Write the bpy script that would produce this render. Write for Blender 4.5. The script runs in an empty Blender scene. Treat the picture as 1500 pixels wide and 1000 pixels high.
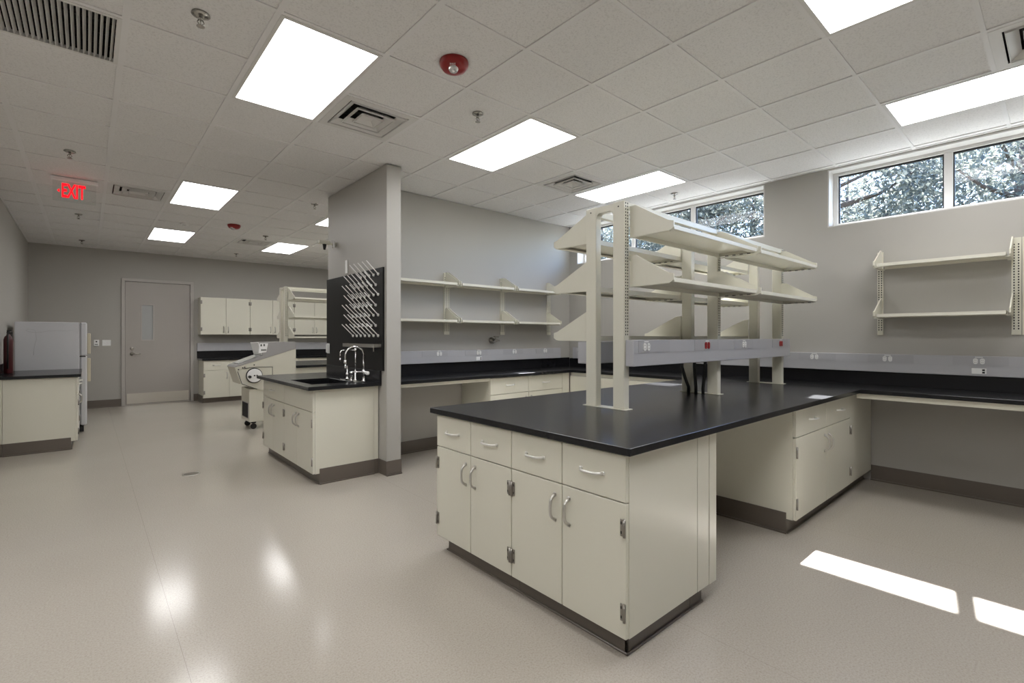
import bpy, bmesh, math, random
from mathutils import Vector, Matrix
random.seed(7)
PI = math.pi
C = bpy.context.scene.collection
CEIL = 3.07                      # ceiling height
GX, GY, GP = 1.362, 2.110, 0.603   # ceiling grid origin and pitch
XW = 5.66                        # inner face of the window wall
XL = -0.80                       # left wall
YB = 5.10                        # back wall of the near bay
YD = 12.30                       # far wall with the door
XE = -4.00                       # side wall of an unseen bay, added to hold fill panels
YE = 7.10
YN = -2.60                       # wall behind the camera
CT = 0.914                       # worktop height

# ---------------------------------------------------------------- materials
def M(name, col, rough=0.5, metal=0.0, spec=0.5, coat=0.0, bump=0.0, bscale=200.0, var=0.0, vscale=8.0, coat_rough=0.1):
    m = bpy.data.materials.new(name); m.use_nodes = True
    nt = m.node_tree; b = nt.nodes['Principled BSDF']
    b.inputs['Base Color'].default_value = (*col, 1)
    b.inputs['Roughness'].default_value = rough
    b.inputs['Metallic'].default_value = metal
    b.inputs['Specular IOR Level'].default_value = spec
    b.inputs['Coat Weight'].default_value = coat
    b.inputs['Coat Roughness'].default_value = coat_rough
    tc = nt.nodes.new('ShaderNodeTexCoord')
    if bump:
        n = nt.nodes.new('ShaderNodeTexNoise'); n.inputs['Scale'].default_value = bscale
        n.inputs['Detail'].default_value = 3
        bp = nt.nodes.new('ShaderNodeBump'); bp.inputs['Strength'].default_value = bump
        bp.inputs['Distance'].default_value = 0.002
        nt.links.new(tc.outputs['Object'], n.inputs['Vector'])
        nt.links.new(n.outputs['Fac'], bp.inputs['Height'])
        nt.links.new(bp.outputs['Normal'], b.inputs['Normal'])
    if var:
        n = nt.nodes.new('ShaderNodeTexNoise'); n.inputs['Scale'].default_value = vscale
        n.inputs['Detail'].default_value = 4
        r = nt.nodes.new('ShaderNodeMapRange')
        r.inputs['To Min'].default_value = 1 - var; r.inputs['To Max'].default_value = 1 + var
        mx = nt.nodes.new('ShaderNodeMix'); mx.data_type = 'RGBA'; mx.blend_type = 'MULTIPLY'
        mx.inputs['Factor'].default_value = 1
        mx.inputs['A'].default_value = (*col, 1)
        nt.links.new(tc.outputs['Object'], n.inputs['Vector'])
        nt.links.new(n.outputs['Fac'], r.inputs['Value'])
        nt.links.new(r.outputs['Result'], mx.inputs['B'])
        nt.links.new(mx.outputs['Result'], b.inputs['Base Color'])
    return m

def emit(name, col, strength):
    m = bpy.data.materials.new(name); m.use_nodes = True
    nt = m.node_tree; nt.nodes.remove(nt.nodes['Principled BSDF'])
    e = nt.nodes.new('ShaderNodeEmission'); e.inputs['Color'].default_value = (*col, 1)
    e.inputs['Strength'].default_value = strength
    nt.links.new(e.outputs[0], nt.nodes['Material Output'].inputs['Surface'])
    return m

PAINT = M('wall paint', (0.445, 0.43, 0.398), 0.45, bump=0.08, bscale=350, var=0.02, vscale=2, spec=0.35)
BASE = M('brown vinyl base', (0.145, 0.122, 0.102), 0.30, var=0.06, vscale=6)
CREAM = M('cream enamel', (0.74, 0.72, 0.615), 0.30, bump=0.02, bscale=500, var=0.015, vscale=3)
CREAM_IN = M('cream enamel shelf', (0.74, 0.72, 0.625), 0.34, var=0.015, vscale=4)
BLACK = M('black epoxy resin', (0.013, 0.013, 0.015), 0.24, bump=0.03, bscale=60, var=0.12, vscale=9, spec=0.36)
PEGBLK = M('black phenolic board', (0.007, 0.007, 0.007), 0.4, var=0.05, spec=0.3)
RACE = M('grey raceway metal', (0.51, 0.51, 0.535), 0.35, metal=0.1, var=0.02)
RACE_D = M('raceway cover plate', (0.475, 0.475, 0.50), 0.35, metal=0.1)
ALU = M('satin aluminium', (0.60, 0.585, 0.55), 0.34, metal=0.85, var=0.03)
PULL = M('pale satin pull', (0.80, 0.79, 0.75), 0.3, metal=0.55)
HINGE = M('dull hinge steel', (0.36, 0.34, 0.31), 0.35, metal=1.0, var=0.05)
STEEL = M('brushed steel', (0.55, 0.53, 0.49), 0.28, metal=1.0, bump=0.1, bscale=90, var=0.05, vscale=5)
CHROME = M('chrome', (0.85, 0.85, 0.86), 0.08, metal=1.0)
WHITE = M('white plastic', (0.90, 0.90, 0.89), 0.35)
PEGW = M('white peg plastic', (0.82, 0.82, 0.80), 0.35)
FRAME = M('white window frame', (0.66, 0.65, 0.63), 0.35, var=0.01)
GASKET = M('black gasket', (0.012, 0.011, 0.011), 0.5)
KICK = M('satin kick plate', (0.74, 0.71, 0.66), 0.33, metal=1.0, bump=0.1, bscale=60)
DFRAME = M('door frame paint', (0.50, 0.475, 0.445), 0.35)
DUCT = M('dull duct lining', (0.10, 0.10, 0.10), 0.7)
DARK = M('dark slot', (0.02, 0.02, 0.02), 0.7)
TEE = M('white ceiling tee', (0.80, 0.79, 0.785), 0.45)
DIFF = M('white diffuser metal', (0.72, 0.71, 0.69), 0.4)
DOORP = M('taupe door paint', (0.43, 0.40, 0.37), 0.38, var=0.015)
FRIDGE = M('white refrigerator enamel', (0.66, 0.665, 0.69), 0.3, bump=0.1, bscale=250, var=0.015)
FRIDGE_H = M('yellowed handle plastic', (0.60, 0.55, 0.42), 0.4)
GREYM = M('grey machine paint', (0.36, 0.35, 0.345), 0.35, var=0.02)
MACH = M('cream machine paint', (0.68, 0.66, 0.56), 0.35, var=0.02)
RED = M('red alarm plastic', (0.28, 0.010, 0.010), 0.3)
REDOUT = M('red outlet plastic', (0.35, 0.012, 0.014), 0.4)
REDEXT = M('red extinguisher paint', (0.07, 0.009, 0.011), 0.3)
RUBBER = M('black rubber', (0.012, 0.012, 0.012), 0.55)
BRASS = M('sprinkler metal', (0.45, 0.44, 0.41), 0.25, metal=1.0)
BARK = M('bark', (0.10, 0.075, 0.06), 0.9, bump=0.6, bscale=25, var=0.25, vscale=12)
GRASS = M('dry grass ground', (0.12, 0.125, 0.10), 0.95, bump=0.5, bscale=40, var=0.3, vscale=3)
ROOFM = M('roof underside', (0.45, 0.44, 0.42), 0.7, var=0.03)
CONC = M('exterior render', (0.50, 0.48, 0.44), 0.8, bump=0.2, bscale=80, var=0.05)
EXITRED = emit('exit letters', (1.0, 0.006, 0.012), 1.0)
MARK = M('grey scuff line', (0.50, 0.50, 0.51), 0.5)
KEYS = M('dark keypad', (0.10, 0.11, 0.10), 0.4)

def leafmat():
    m = bpy.data.materials.new('leaf'); m.use_nodes = True
    nt = m.node_tree; b = nt.nodes['Principled BSDF']
    tc = nt.nodes.new('ShaderNodeTexCoord'); n = nt.nodes.new('ShaderNodeTexNoise')
    n.inputs['Scale'].default_value = 1.3; n.inputs['Detail'].default_value = 4
    cr = nt.nodes.new('ShaderNodeValToRGB')
    cr.color_ramp.elements[0].position = 0.32; cr.color_ramp.elements[0].color = (0.06, 0.075, 0.075, 1)
    cr.color_ramp.elements[1].position = 0.68; cr.color_ramp.elements[1].color = (0.25, 0.26, 0.21, 1)
    nt.links.new(tc.outputs['Object'], n.inputs['Vector']); nt.links.new(n.outputs['Fac'], cr.inputs['Fac'])
    nt.links.new(cr.outputs['Color'], b.inputs['Base Color']); b.inputs['Roughness'].default_value = 0.5
    t = nt.nodes.new('ShaderNodeBsdfTranslucent'); nt.links.new(cr.outputs['Color'], t.inputs['Color'])
    mx = nt.nodes.new('ShaderNodeMixShader'); mx.inputs['Fac'].default_value = 0.4
    nt.links.new(b.outputs[0], mx.inputs[1]); nt.links.new(t.outputs[0], mx.inputs[2])
    nt.links.new(mx.outputs[0], nt.nodes['Material Output'].inputs['Surface'])
    return m
LEAF = leafmat()

def glassmat(name, tint, refl):
    m = bpy.data.materials.new(name); m.use_nodes = True
    nt = m.node_tree; nt.nodes.remove(nt.nodes['Principled BSDF'])
    t = nt.nodes.new('ShaderNodeBsdfTransparent'); t.inputs['Color'].default_value = (*tint, 1)
    g = nt.nodes.new('ShaderNodeBsdfGlossy'); g.inputs['Roughness'].default_value = 0.02
    f = nt.nodes.new('ShaderNodeLayerWeight'); f.inputs['Blend'].default_value = 0.5
    pw = nt.nodes.new('ShaderNodeMath'); pw.operation = 'POWER'; pw.inputs[1].default_value = 5.0
    mu = nt.nodes.new('ShaderNodeMath'); mu.operation = 'MULTIPLY_ADD'; mu.inputs[1].default_value = refl; mu.inputs[2].default_value = 0.014
    mx = nt.nodes.new('ShaderNodeMixShader')
    nt.links.new(f.outputs['Facing'], pw.inputs[0]); nt.links.new(pw.outputs[0], mu.inputs[0]); nt.links.new(mu.outputs[0], mx.inputs['Fac'])
    nt.links.new(t.outputs[0], mx.inputs[1]); nt.links.new(g.outputs[0], mx.inputs[2])
    nt.links.new(mx.outputs[0], nt.nodes['Material Output'].inputs['Surface'])
    return m
GLASS = glassmat('window glass', (0.93, 0.95, 0.98), 0.5)
ACRYL = glassmat('clear acrylic', (0.96, 0.97, 0.965), 0.3)
FROST = M('frosted pane', (0.46, 0.47, 0.47), 0.12, spec=0.5)

def tilemat():
    m = M('mineral ceiling tile', (0.82, 0.81, 0.80), 0.85, bump=0.35, bscale=140, spec=0.2)
    nt = m.node_tree; b = nt.nodes['Principled BSDF']
    tc = nt.nodes.new('ShaderNodeTexCoord'); n = nt.nodes.new('ShaderNodeTexNoise')
    n.inputs['Scale'].default_value = 95; n.inputs['Detail'].default_value = 5; n.inputs['Roughness'].default_value = 0.7
    cr = nt.nodes.new('ShaderNodeValToRGB')
    cr.color_ramp.elements[0].position = 0.34; cr.color_ramp.elements[0].color = (0.68, 0.67, 0.66, 1)
    cr.color_ramp.elements[1].position = 0.50; cr.color_ramp.elements[1].color = (0.82, 0.81, 0.80, 1)
    nt.links.new(tc.outputs['Object'], n.inputs['Vector']); nt.links.new(n.outputs['Fac'], cr.inputs['Fac'])
    nt.links.new(cr.outputs['Color'], b.inputs['Base Color'])
    return m
TILE = tilemat()

def floormat():
    m = bpy.data.materials.new('sheet vinyl floor'); m.use_nodes = True
    nt = m.node_tree; b = nt.nodes['Principled BSDF']; L = nt.links
    tc = nt.nodes.new('ShaderNodeTexCoord')
    n = nt.nodes.new('ShaderNodeTexNoise'); n.inputs['Scale'].default_value = 120; n.inputs['Detail'].default_value = 4
    n.inputs['Roughness'].default_value = 0.75
    cr = nt.nodes.new('ShaderNodeValToRGB')
    e = cr.color_ramp.elements
    e[0].position = 0.30; e[0].color = (0.35, 0.31, 0.265, 1)
    e[1].position = 0.66; e[1].color = (0.51, 0.47, 0.41, 1)
    x = e.new(0.46); x.color = (0.45, 0.41, 0.355, 1)
    n2 = nt.nodes.new('ShaderNodeTexNoise'); n2.inputs['Scale'].default_value = 1.1; n2.inputs['Detail'].default_value = 3
    r2 = nt.nodes.new('ShaderNodeMapRange'); r2.inputs['To Min'].default_value = 0.94; r2.inputs['To Max'].default_value = 1.06
    mx = nt.nodes.new('ShaderNodeMix'); mx.data_type = 'RGBA'; mx.blend_type = 'MULTIPLY'; mx.inputs['Factor'].default_value = 1
    L.new(tc.outputs['Object'], n.inputs['Vector']); L.new(tc.outputs['Object'], n2.inputs['Vector'])
    L.new(n.outputs['Fac'], cr.inputs['Fac']); L.new(n2.outputs['Fac'], r2.inputs['Value'])
    L.new(cr.outputs['Color'], mx.inputs['A']); L.new(r2.outputs['Result'], mx.inputs['B'])
    # welded seams every 1.83 m across x
    sp = nt.nodes.new('ShaderNodeSeparateXYZ'); L.new(tc.outputs['Object'], sp.inputs[0])
    a = nt.nodes.new('ShaderNodeMath'); a.operation = 'ADD'; a.inputs[1].default_value = 100 * 1.83 - 0.31
    mo = nt.nodes.new('ShaderNodeMath'); mo.operation = 'MODULO'; mo.inputs[1].default_value = 1.83
    lt = nt.nodes.new('ShaderNodeMath'); lt.operation = 'LESS_THAN'; lt.inputs[1].default_value = 0.0015
    L.new(sp.outputs['X'], a.inputs[0]); L.new(a.outputs[0], mo.inputs[0]); L.new(mo.outputs[0], lt.inputs[0])
    m2 = nt.nodes.new('ShaderNodeMix'); m2.data_type = 'RGBA'; m2.inputs['B'].default_value = (0.30, 0.27, 0.23, 1)
    L.new(lt.outputs[0], m2.inputs['Factor']); L.new(mx.outputs['Result'], m2.inputs['A'])
    L.new(m2.outputs['Result'], b.inputs['Base Color'])
    b.inputs['Roughness'].default_value = 0.155
    b.inputs['Specular IOR Level'].default_value = 0.36
    n3 = nt.nodes.new('ShaderNodeTexNoise'); n3.inputs['Scale'].default_value = 26; n3.inputs['Detail'].default_value = 3
    bp = nt.nodes.new('ShaderNodeBump'); bp.inputs['Strength'].default_value = 0.05; bp.inputs['Distance'].default_value = 0.002
    L.new(tc.outputs['Object'], n3.inputs['Vector']); L.new(n3.outputs['Fac'], bp.inputs['Height']); L.new(bp.outputs['Normal'], b.inputs['Normal'])
    return m
FLOOR = floormat()

def panelmat():
    # fluorescent troffer lens: three lamps behind a prismatic acrylic sheet
    m = bpy.data.materials.new('lit troffer lens'); m.use_nodes = True
    nt = m.node_tree; L = nt.links; nt.nodes.remove(nt.nodes['Principled BSDF'])
    tc = nt.nodes.new('ShaderNodeTexCoord'); sp = nt.nodes.new('ShaderNodeSeparateXYZ')
    L.new(tc.outputs['Object'], sp.inputs[0])
    mu = nt.nodes.new('ShaderNodeMath'); mu.operation = 'MULTIPLY'; mu.inputs[1].default_value = 2 * PI / 0.19
    co = nt.nodes.new('ShaderNodeMath'); co.operation = 'COSINE'
    mr = nt.nodes.new('ShaderNodeMapRange'); mr.inputs['From Min'].default_value = -1
    mr.inputs['To Min'].default_value = LAMP * 0.8; mr.inputs['To Max'].default_value = LAMP * 1.1
    L.new(sp.outputs['X'], mu.inputs[0]); L.new(mu.outputs[0], co.inputs[0]); L.new(co.outputs[0], mr.inputs['Value'])
    e = nt.nodes.new('ShaderNodeEmission'); e.inputs['Color'].default_value = (1.0, 0.99, 0.985, 1)
    L.new(mr.outputs['Result'], e.inputs['Strength'])
    L.new(e.outputs[0], nt.nodes['Material Output'].inputs['Surface'])
    return m
LAMP = 5.0
PANEL = panelmat()

# ---------------------------------------------------------------- mesh helpers
def B(): return bmesh.new()
def box(bm, x0, x1, y0, y1, z0, z1, mi=0, bev=0.0):
    mat = Matrix.Translation(((x0+x1)/2, (y0+y1)/2, (z0+z1)/2)) @ Matrix.Diagonal((abs(x1-x0), abs(y1-y0), abs(z1-z0), 1))
    r = bmesh.ops.create_cube(bm, size=1, matrix=mat)
    vs = r['verts']; fs = {f for v in vs for f in v.link_faces}
    for f in fs: f.material_index = mi
    if bev:
        es = list({e for v in vs for e in v.link_edges})
        bmesh.ops.bevel(bm, geom=es, offset=bev, segments=1, affect='EDGES', clamp_overlap=True)
    return bm
def tube(bm, pts, r, n=8, mi=0, cap=True):
    P = [Vector(p) for p in pts]; rings = []
    up = None
    for i, p in enumerate(P):
        if i == 0: t = (P[1]-P[0])
        elif i == len(P)-1: t = (P[-1]-P[-2])
        else: t = (P[i+1]-P[i]).normalized() + (P[i]-P[i-1]).normalized()
        t.normalize()
        if up is None:
            up = Vector((0, 0, 1)) if abs(t.z) < 0.9 else Vector((1, 0, 0))
        a = t.cross(up).normalized(); up = a.cross(t).normalized()
        rr = r[i] if isinstance(r, (list, tuple)) else r
        rings.append([bm.verts.new(p + rr*(math.cos(2*PI*k/n)*a + math.sin(2*PI*k/n)*up)) for k in range(n)])
    for A, Bb in zip(rings, rings[1:]):
        for k in range(n):
            f = bm.faces.new((A[k], A[(k+1) % n], Bb[(k+1) % n], Bb[k])); f.smooth = True; f.material_index = mi
    if cap:
        f = bm.faces.new(list(reversed(rings[0]))); f.material_index = mi
        f = bm.faces.new(rings[-1]); f.material_index = mi
    return bm
def lathe(bm, prof, n=20, c=(0, 0, 0), mi=0, axis='Z'):
    rings = []
    for r, z in prof:
        ring = []
        for k in range(n):
            a = 2*PI*k/n
            q = (r*math.cos(a), r*math.sin(a), z)
            if axis == 'X': q = (q[2], q[0], q[1])
            if axis == 'Y': q = (q[0], q[2], q[1])
            ring.append(bm.verts.new((c[0]+q[0], c[1]+q[1], c[2]+q[2])))
        rings.append(ring)
    for A, Bb in zip(rings, rings[1:]):
        for k in range(n):
            f = bm.faces.new((A[k], A[(k+1) % n], Bb[(k+1) % n], Bb[k])); f.smooth = True; f.material_index = mi
    for ring in (rings[0], rings[-1]):
        try:
            f = bm.faces.new(ring); f.material_index = mi
        except Exception: pass
    bmesh.ops.recalc_face_normals(bm, faces=bm.faces)
    return bm
def prism(bm, poly, a0, a1, axis='Y', mi=0):
    """poly in the two other axes; extruded along axis from a0 to a1"""
    def pt(u, v, a):
        return {'Y': (u, a, v), 'X': (a, u, v), 'Z': (u, v, a)}[axis]
    A = [bm.verts.new(pt(u, v, a0)) for u, v in poly]; Bv = [bm.verts.new(pt(u, v, a1)) for u, v in poly]
    fs = [bm.faces.new(A), bm.faces.new(list(reversed(Bv)))]
    n = len(poly)
    for k in range(n): fs.append(bm.faces.new((A[k], Bv[k], Bv[(k+1) % n], A[(k+1) % n])))
    for f in fs: f.material_index = mi
    bmesh.ops.recalc_face_normals(bm, faces=fs)
    return bm
def obj(name, bm, mats, parent=None, loc=None):
    me = bpy.data.meshes.new(name); bm.to_mesh(me); bm.free()
    for m in (mats if isinstance(mats, (list, tuple)) else [mats]): me.materials.append(m)
    o = bpy.data.objects.new(name, me); C.objects.link(o)
    if parent: o.parent = parent
    if loc: o.location = loc
    return o
def tag(o, label, cat, group=None):
    o['label'] = label; o['category'] = cat
    if group: o['group'] = group
    return o
def thing(name, label, cat, loc=(0, 0, 0), rotz=0.0, group=None):
    o = bpy.data.objects.new(name, None); C.objects.link(o); o.empty_display_size = 0.1
    o.location = loc; o.rotation_euler = (0, 0, rotz)
    return tag(o, label, cat, group)
def struct(name, bm, m):
    o = obj(name, bm, m); o['kind'] = 'structure'; return o
def dup(root, loc, rotz=None, label=None, group=None):
    def cp(o, parent):
        c = o.copy(); C.objects.link(c)
        if parent: c.parent = parent
        for ch in list(o.children): cp(ch, c)
        return c
    r = cp(root, None); r.location = loc
    if rotz is not None: r.rotation_euler = (0, 0, rotz)
    if label: r['label'] = label
    if group: r['group'] = group
    return r
def text(name, s, size, mat, parent, loc, rot, extrude=0.001, sx=1.0, align='CENTER', bold=0.0):
    cu = bpy.data.curves.new(name, 'FONT'); cu.body = s; cu.size = size; cu.extrude = extrude
    cu.offset = bold; cu.align_x = align; cu.align_y = 'CENTER'
    cu.materials.append(mat)
    tmp = bpy.data.objects.new(name, cu); C.objects.link(tmp)
    me = bpy.data.meshes.new_from_object(tmp.evaluated_get(bpy.context.evaluated_depsgraph_get()))
    bpy.data.objects.remove(tmp)
    me.transform(Matrix.Translation(loc) @ (Matrix.Rotation(rot[0], 4, 'X')) @ Matrix.Diagonal((sx, 1, 1, 1)))
    o = bpy.data.objects.new(name, me); C.objects.link(o); o.parent = parent
    return o

# ---------------------------------------------------------------- shell
struct('floor', box(B(), XE-0.2, XW+0.2, YN-0.2, YD+0.2, -0.2, 0), FLOOR)
HZ = 3.78
struct('wall_left', box(B(), XL-0.2, XL, YE, YD, 0, HZ), PAINT)
struct('wall_side', box(B(), XE-0.2, XE, YN, YE+0.2, 0, HZ), PAINT)
struct('wall_return', box(B(), XE, XL-0.2, YE, YE+0.2, 0, HZ), PAINT)
struct('wall_near', box(B(), XE, XW, YN-0.2, YN, 0, HZ), PAINT)
struct('roof', box(B(), XE-0.2, 6.505, YN-0.2, YD+0.2, HZ, HZ+0.2), ROOFM)
# door wall with door opening x .56-1.66, z 0-2.47
DX0, DX1, DZ = 0.565, 1.655, 2.475
b = B(); box(b, XL, DX0-0.055, YD, YD+0.2, 0, HZ); box(b, DX1+0.055, XW, YD, YD+0.2, 0, HZ); box(b, DX0-0.055, DX1+0.055, YD, YD+0.2, DZ+0.055, HZ)
struct('wall_far', b, PAINT)
struct('wall_light_block', box(B(), DX0-0.3, DX1+0.3, YD+0.2, YD+0.3, 0, HZ), PAINT)  # unseen slab behind the door, added to stop sky light leaking through gaps
# window wall with two strip windows
WZ0, WZ1 = 2.478, 3.060
W1a, W1b = 2.202, 4.945
W2a, W2b = -1.09, 1.592
b = B()
box(b, XW, XW+0.2, YN, YD, 0, WZ0); box(b, XW, XW+0.2, YN, YD, WZ1, HZ)
for y0, y1 in ((YN, W2a), (W2b, W1a), (W1b, YD)): box(b, XW, XW+0.2, y0, y1, WZ0, WZ1)
struct('wall_window', b, PAINT)
# back wall block of the near bay and the stub partition
struct('wall_back', box(B(), 2.37, XW, YB, 5.935, 0, CEIL-0.001), PAINT)
b = B(); box(b, 2.215, 2.368, 4.395, 5.935, 0, CEIL-0.001)
struct('wall_partition', b, PAINT)

# ceiling: lay-in tiles with tee grid, open where fixtures sit
LIGHTS = [(-1, 1), (2, 1), (5, 1), (2, -4), (5, -4), (-1, -4), (-1, 7), (2, 7), (-1, 12), (2, 12), (5, 8), (5, 12), (-4, 1), (-4, -4), (-6, 1), (-6, -4)]  # trailing entries are out of view, added to brighten the cabinet fronts
VENTS = [(0, 2), (4, 2), (-2, 8), (1, 12), (4, -4)]
RETURN = (-3, 2)
holes = set(VENTS) | {RETURN}
for u, v in LIGHTS: holes |= {(u, v), (u, v+1)}
b = B()
for u in range(-9, 8):
    for v in range(-8, 17):
        if (u, v) in holes: continue
        xl = XE if GY+(v+0.5)*GP < YE else XL
        x0, x1 = max(GX+u*GP, xl), min(GX+(u+1)*GP, XW)
        y0, y1 = max(GY+v*GP, YN), min(GY+(v+1)*GP, YD)
        if x1 - x0 < 0.02 or y1 - y0 < 0.02: continue
        box(b, x0, x1, y0, y1, CEIL+0.007, CEIL+0.022, 0)
for u in range(-8, 8):
    x = GX+u*GP
    box(b, x-0.017, x+0.017, YN, YD if x > XL else YE, CEIL, CEIL+0.03, 1)
for v in range(-7, 17):
    y = GY+v*GP
    for u in range(-9, 8):
        x0, x1 = max(GX+u*GP+0.017, XE if y < YE else XL), min(GX+(u+1)*GP-0.017, XW)
        if (u, v-1) in LIGHTS: continue
        if x1 > x0: box(b, x0, x1, y-0.012, y+0.012, CEIL+0.0006, CEIL+0.03, 1)
# wall angle
box(b, XL, XL+0.02, YE, YD, CEIL, CEIL+0.01, 1); box(b, XW-0.02, XW, YN, YD, CEIL, CEIL+0.01, 1)
box(b, XL, XW, YD-0.02, YD, CEIL, CEIL+0.01, 1)
struct('ceiling', b, [TILE, TEE])

# baseboards
def cove(bm, x0, x1, y0, y1, side, h=0.145):
    # flat vinyl base with a small cove foot; side = direction it faces
    box(bm, x0, x1, y0, y1, 0.012, h)
    e = 0.012
    fx0 = x0 - e if side == '-X' else x0; fx1 = x1 + e if side == '+X' else x1
    fy0 = y0 - e if side == '-Y' else y0; fy1 = y1 + e if side == '+Y' else y1
    box(bm, fx0, fx1, fy0, fy1, 0.0, 0.014)
b = B(); cove(b, XL, XL+0.006, 8.6, 9.28, '+X'); cove(b, XL, XL+0.006, YE, 7.96, '+X'); cove(b, XL, XL+0.006, 10.2, YD, '+X'); struct('baseboard_left', b, BASE)
b = B(); cove(b, XL+0.02, DX0-0.06, YD-0.006, YD, '-Y'); cove(b, DX1+0.06, 1.80, YD-0.006, YD, '-Y'); struct('baseboard_far', b, BASE)
b = B(); cove(b, XW-0.006, XW, YN, 1.23, '-X'); cove(b, XW-0.006, XW, 2.75, 4.4, '-X'); struct('baseboard_window', b, BASE)
b = B(); cove(b, 2.38, 3.59, YB-0.006, YB, '-Y'); struct('baseboard_back', b, BASE)
b = B(); cove(b, 2.209, 2.374, 4.389, 4.395, '-Y'); box(b, 2.209, 2.215, 4.389, 4.55, 0, 0.145); box(b, 2.368, 2.374, 4.389, 5.09, 0, 0.145)
struct('baseboard_partition', b, BASE)

# windows: frame, mullions, gaskets, glass
def window(name, y0, y1, n):
    xf0, xf1 = XW+0.140, XW+0.195
    fe, fw, fb, ft = 0.042, 0.060, 0.040, 0.030
    b = B()
    # lining of the opening
    box(b, XW+0.001, XW+0.2, y0, y0+0.012, WZ0, WZ1); box(b, XW+0.001, XW+0.2, y1-0.012, y1, WZ0, WZ1)
    box(b, XW+0.001, XW+0.2, y0+0.012, y1-0.012, WZ0, WZ0+0.010); box(b, XW+0.001, XW+0.2, y0+0.012, y1-0.012, WZ1-0.012, WZ1)
    yi0, yi1, zi0, zi1 = y0+0.012, y1-0.012, WZ0+0.010, WZ1-0.012
    box(b, xf0, xf1, yi0, yi0+fe, zi0, zi1, bev=0.003); box(b, xf0, xf1, yi1-fe, yi1, zi0, zi1, bev=0.003)
    box(b, xf0, xf1, yi0+fe, yi1-fe, zi0, zi0+fb, bev=0.003); box(b, xf0, xf1, yi0+fe, yi1-fe, zi1-ft, zi1, bev=0.003)
    a0, a1 = yi0+fe, yi1-fe; w = (a1-a0-(n-1)*fw)/n
    panes = [(a0+k*(w+fw), a0+k*(w+fw)+w) for k in range(n)]
    for k in range(1, n): box(b, xf0, xf1, panes[k][0]-fw, panes[k][0], zi0+fb, zi1-ft, bev=0.003)
    o = struct(name, b, FRAME)
    for p0, p1 in panes:
        g = B(); z0, z1 = zi0+fb, zi1-ft; t = 0.011
        box(g, xf0+0.018, xf1-0.012, p0, p0+t, z0, z1); box(g, xf0+0.018, xf1-0.012, p1-t, p1, z0, z1)
        box(g, xf0+0.018, xf1-0.012, p0+t, p1-t, z0, z0+t*0.6); box(g, xf0+0.018, xf1-0.012, p0+t, p1-t, z1-t*1.4, z1)
        obj('gasket', g, GASKET, o)
        p = B(); box(p, xf0+0.034, xf0+0.040, p0+t, p1-t, z0+t*0.6, z1-t*1.4); obj('pane', p, GLASS, o)
    return o
window('window_1', W1a, W1b, 3)
window('window_2', W2a, W2b, 3)

# ---------------------------------------------------------------- door
d = bpy.data.objects.new('door_1', None); C.objects.link(d); d.location = (DX0, YD, 0); d['kind'] = 'structure'
w = DX1-DX0
b = B(); box(b, -0.055, 0, -0.03, 0.14, 0, DZ, bev=0.003); box(b, w, w+0.055, -0.03, 0.14, 0, DZ, bev=0.003); box(b, -0.055, w+0.055, -0.03, 0.14, DZ, DZ+0.055, bev=0.003)
obj('door_frame', b, DFRAME, d)
b = B(); vx0, vx1, vz0, vz1 = 0.27, 0.45, 1.31, 2.01
box(b, 0.005, vx0, 0.0, 0.045, 0.012, DZ-0.005); box(b, vx1, w-0.005, 0.0, 0.045, 0.012, DZ-0.005)
box(b, vx0, vx1, 0.0, 0.045, 0.012, vz0); box(b, vx0, vx1, 0.0, 0.045, vz1, DZ-0.005)
leaf = obj('door_leaf', b, DOORP, d)
b = B(); t = 0.018
box(b, vx0-t, vx0, -0.008, 0, vz0-t, vz1+t); box(b, vx1, vx1+t, -0.008, 0, vz0-t, vz1+t); box(b, vx0, vx1, -0.008, 0, vz0-t, vz0); box(b, vx0, vx1, -0.008, 0, vz1, vz1+t)
obj('vision_frame', b, DFRAME, leaf)
b = B(); box(b, vx0, vx1, 0.018, 0.026, vz0, vz1); obj('vision_pane', b, FROST, leaf)
b = B(); lathe(b, [(0.032, 0), (0.032, -0.012), (0.012, -0.014), (0.012, -0.05)], 16, (0.11, 0, 1.03), axis='Y'); tube(b, [(0.105, -0.05, 1.03), (0.24, -0.05, 1.03)], 0.010)
obj('door_handle', b, STEEL, leaf)
b = B(); lathe(b, [(0.030, 0), (0.030, -0.012), (0.016, -0.02), (0.012, -0.02)], 16, (0.11, 0, 1.135), axis='Y'); obj('deadbolt', b, STEEL, leaf)
b = B(); box(b, 0.03, w-0.03, -0.003, 0, 0.03, 0.235); obj('kick_plate', b, KICK, leaf)
b = B()
for z in (0.25, 0.95, 1.6, 2.25): tube(b, [(w-0.002, -0.010, z-0.055), (w-0.002, -0.010, z+0.055)], 0.007)
obj('hinge', b, DOORP, leaf)
b = B(); box(b, 0.0, w, -0.02, 0.12, 0.0, 0.010); obj('threshold', b, STEEL, d)

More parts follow.
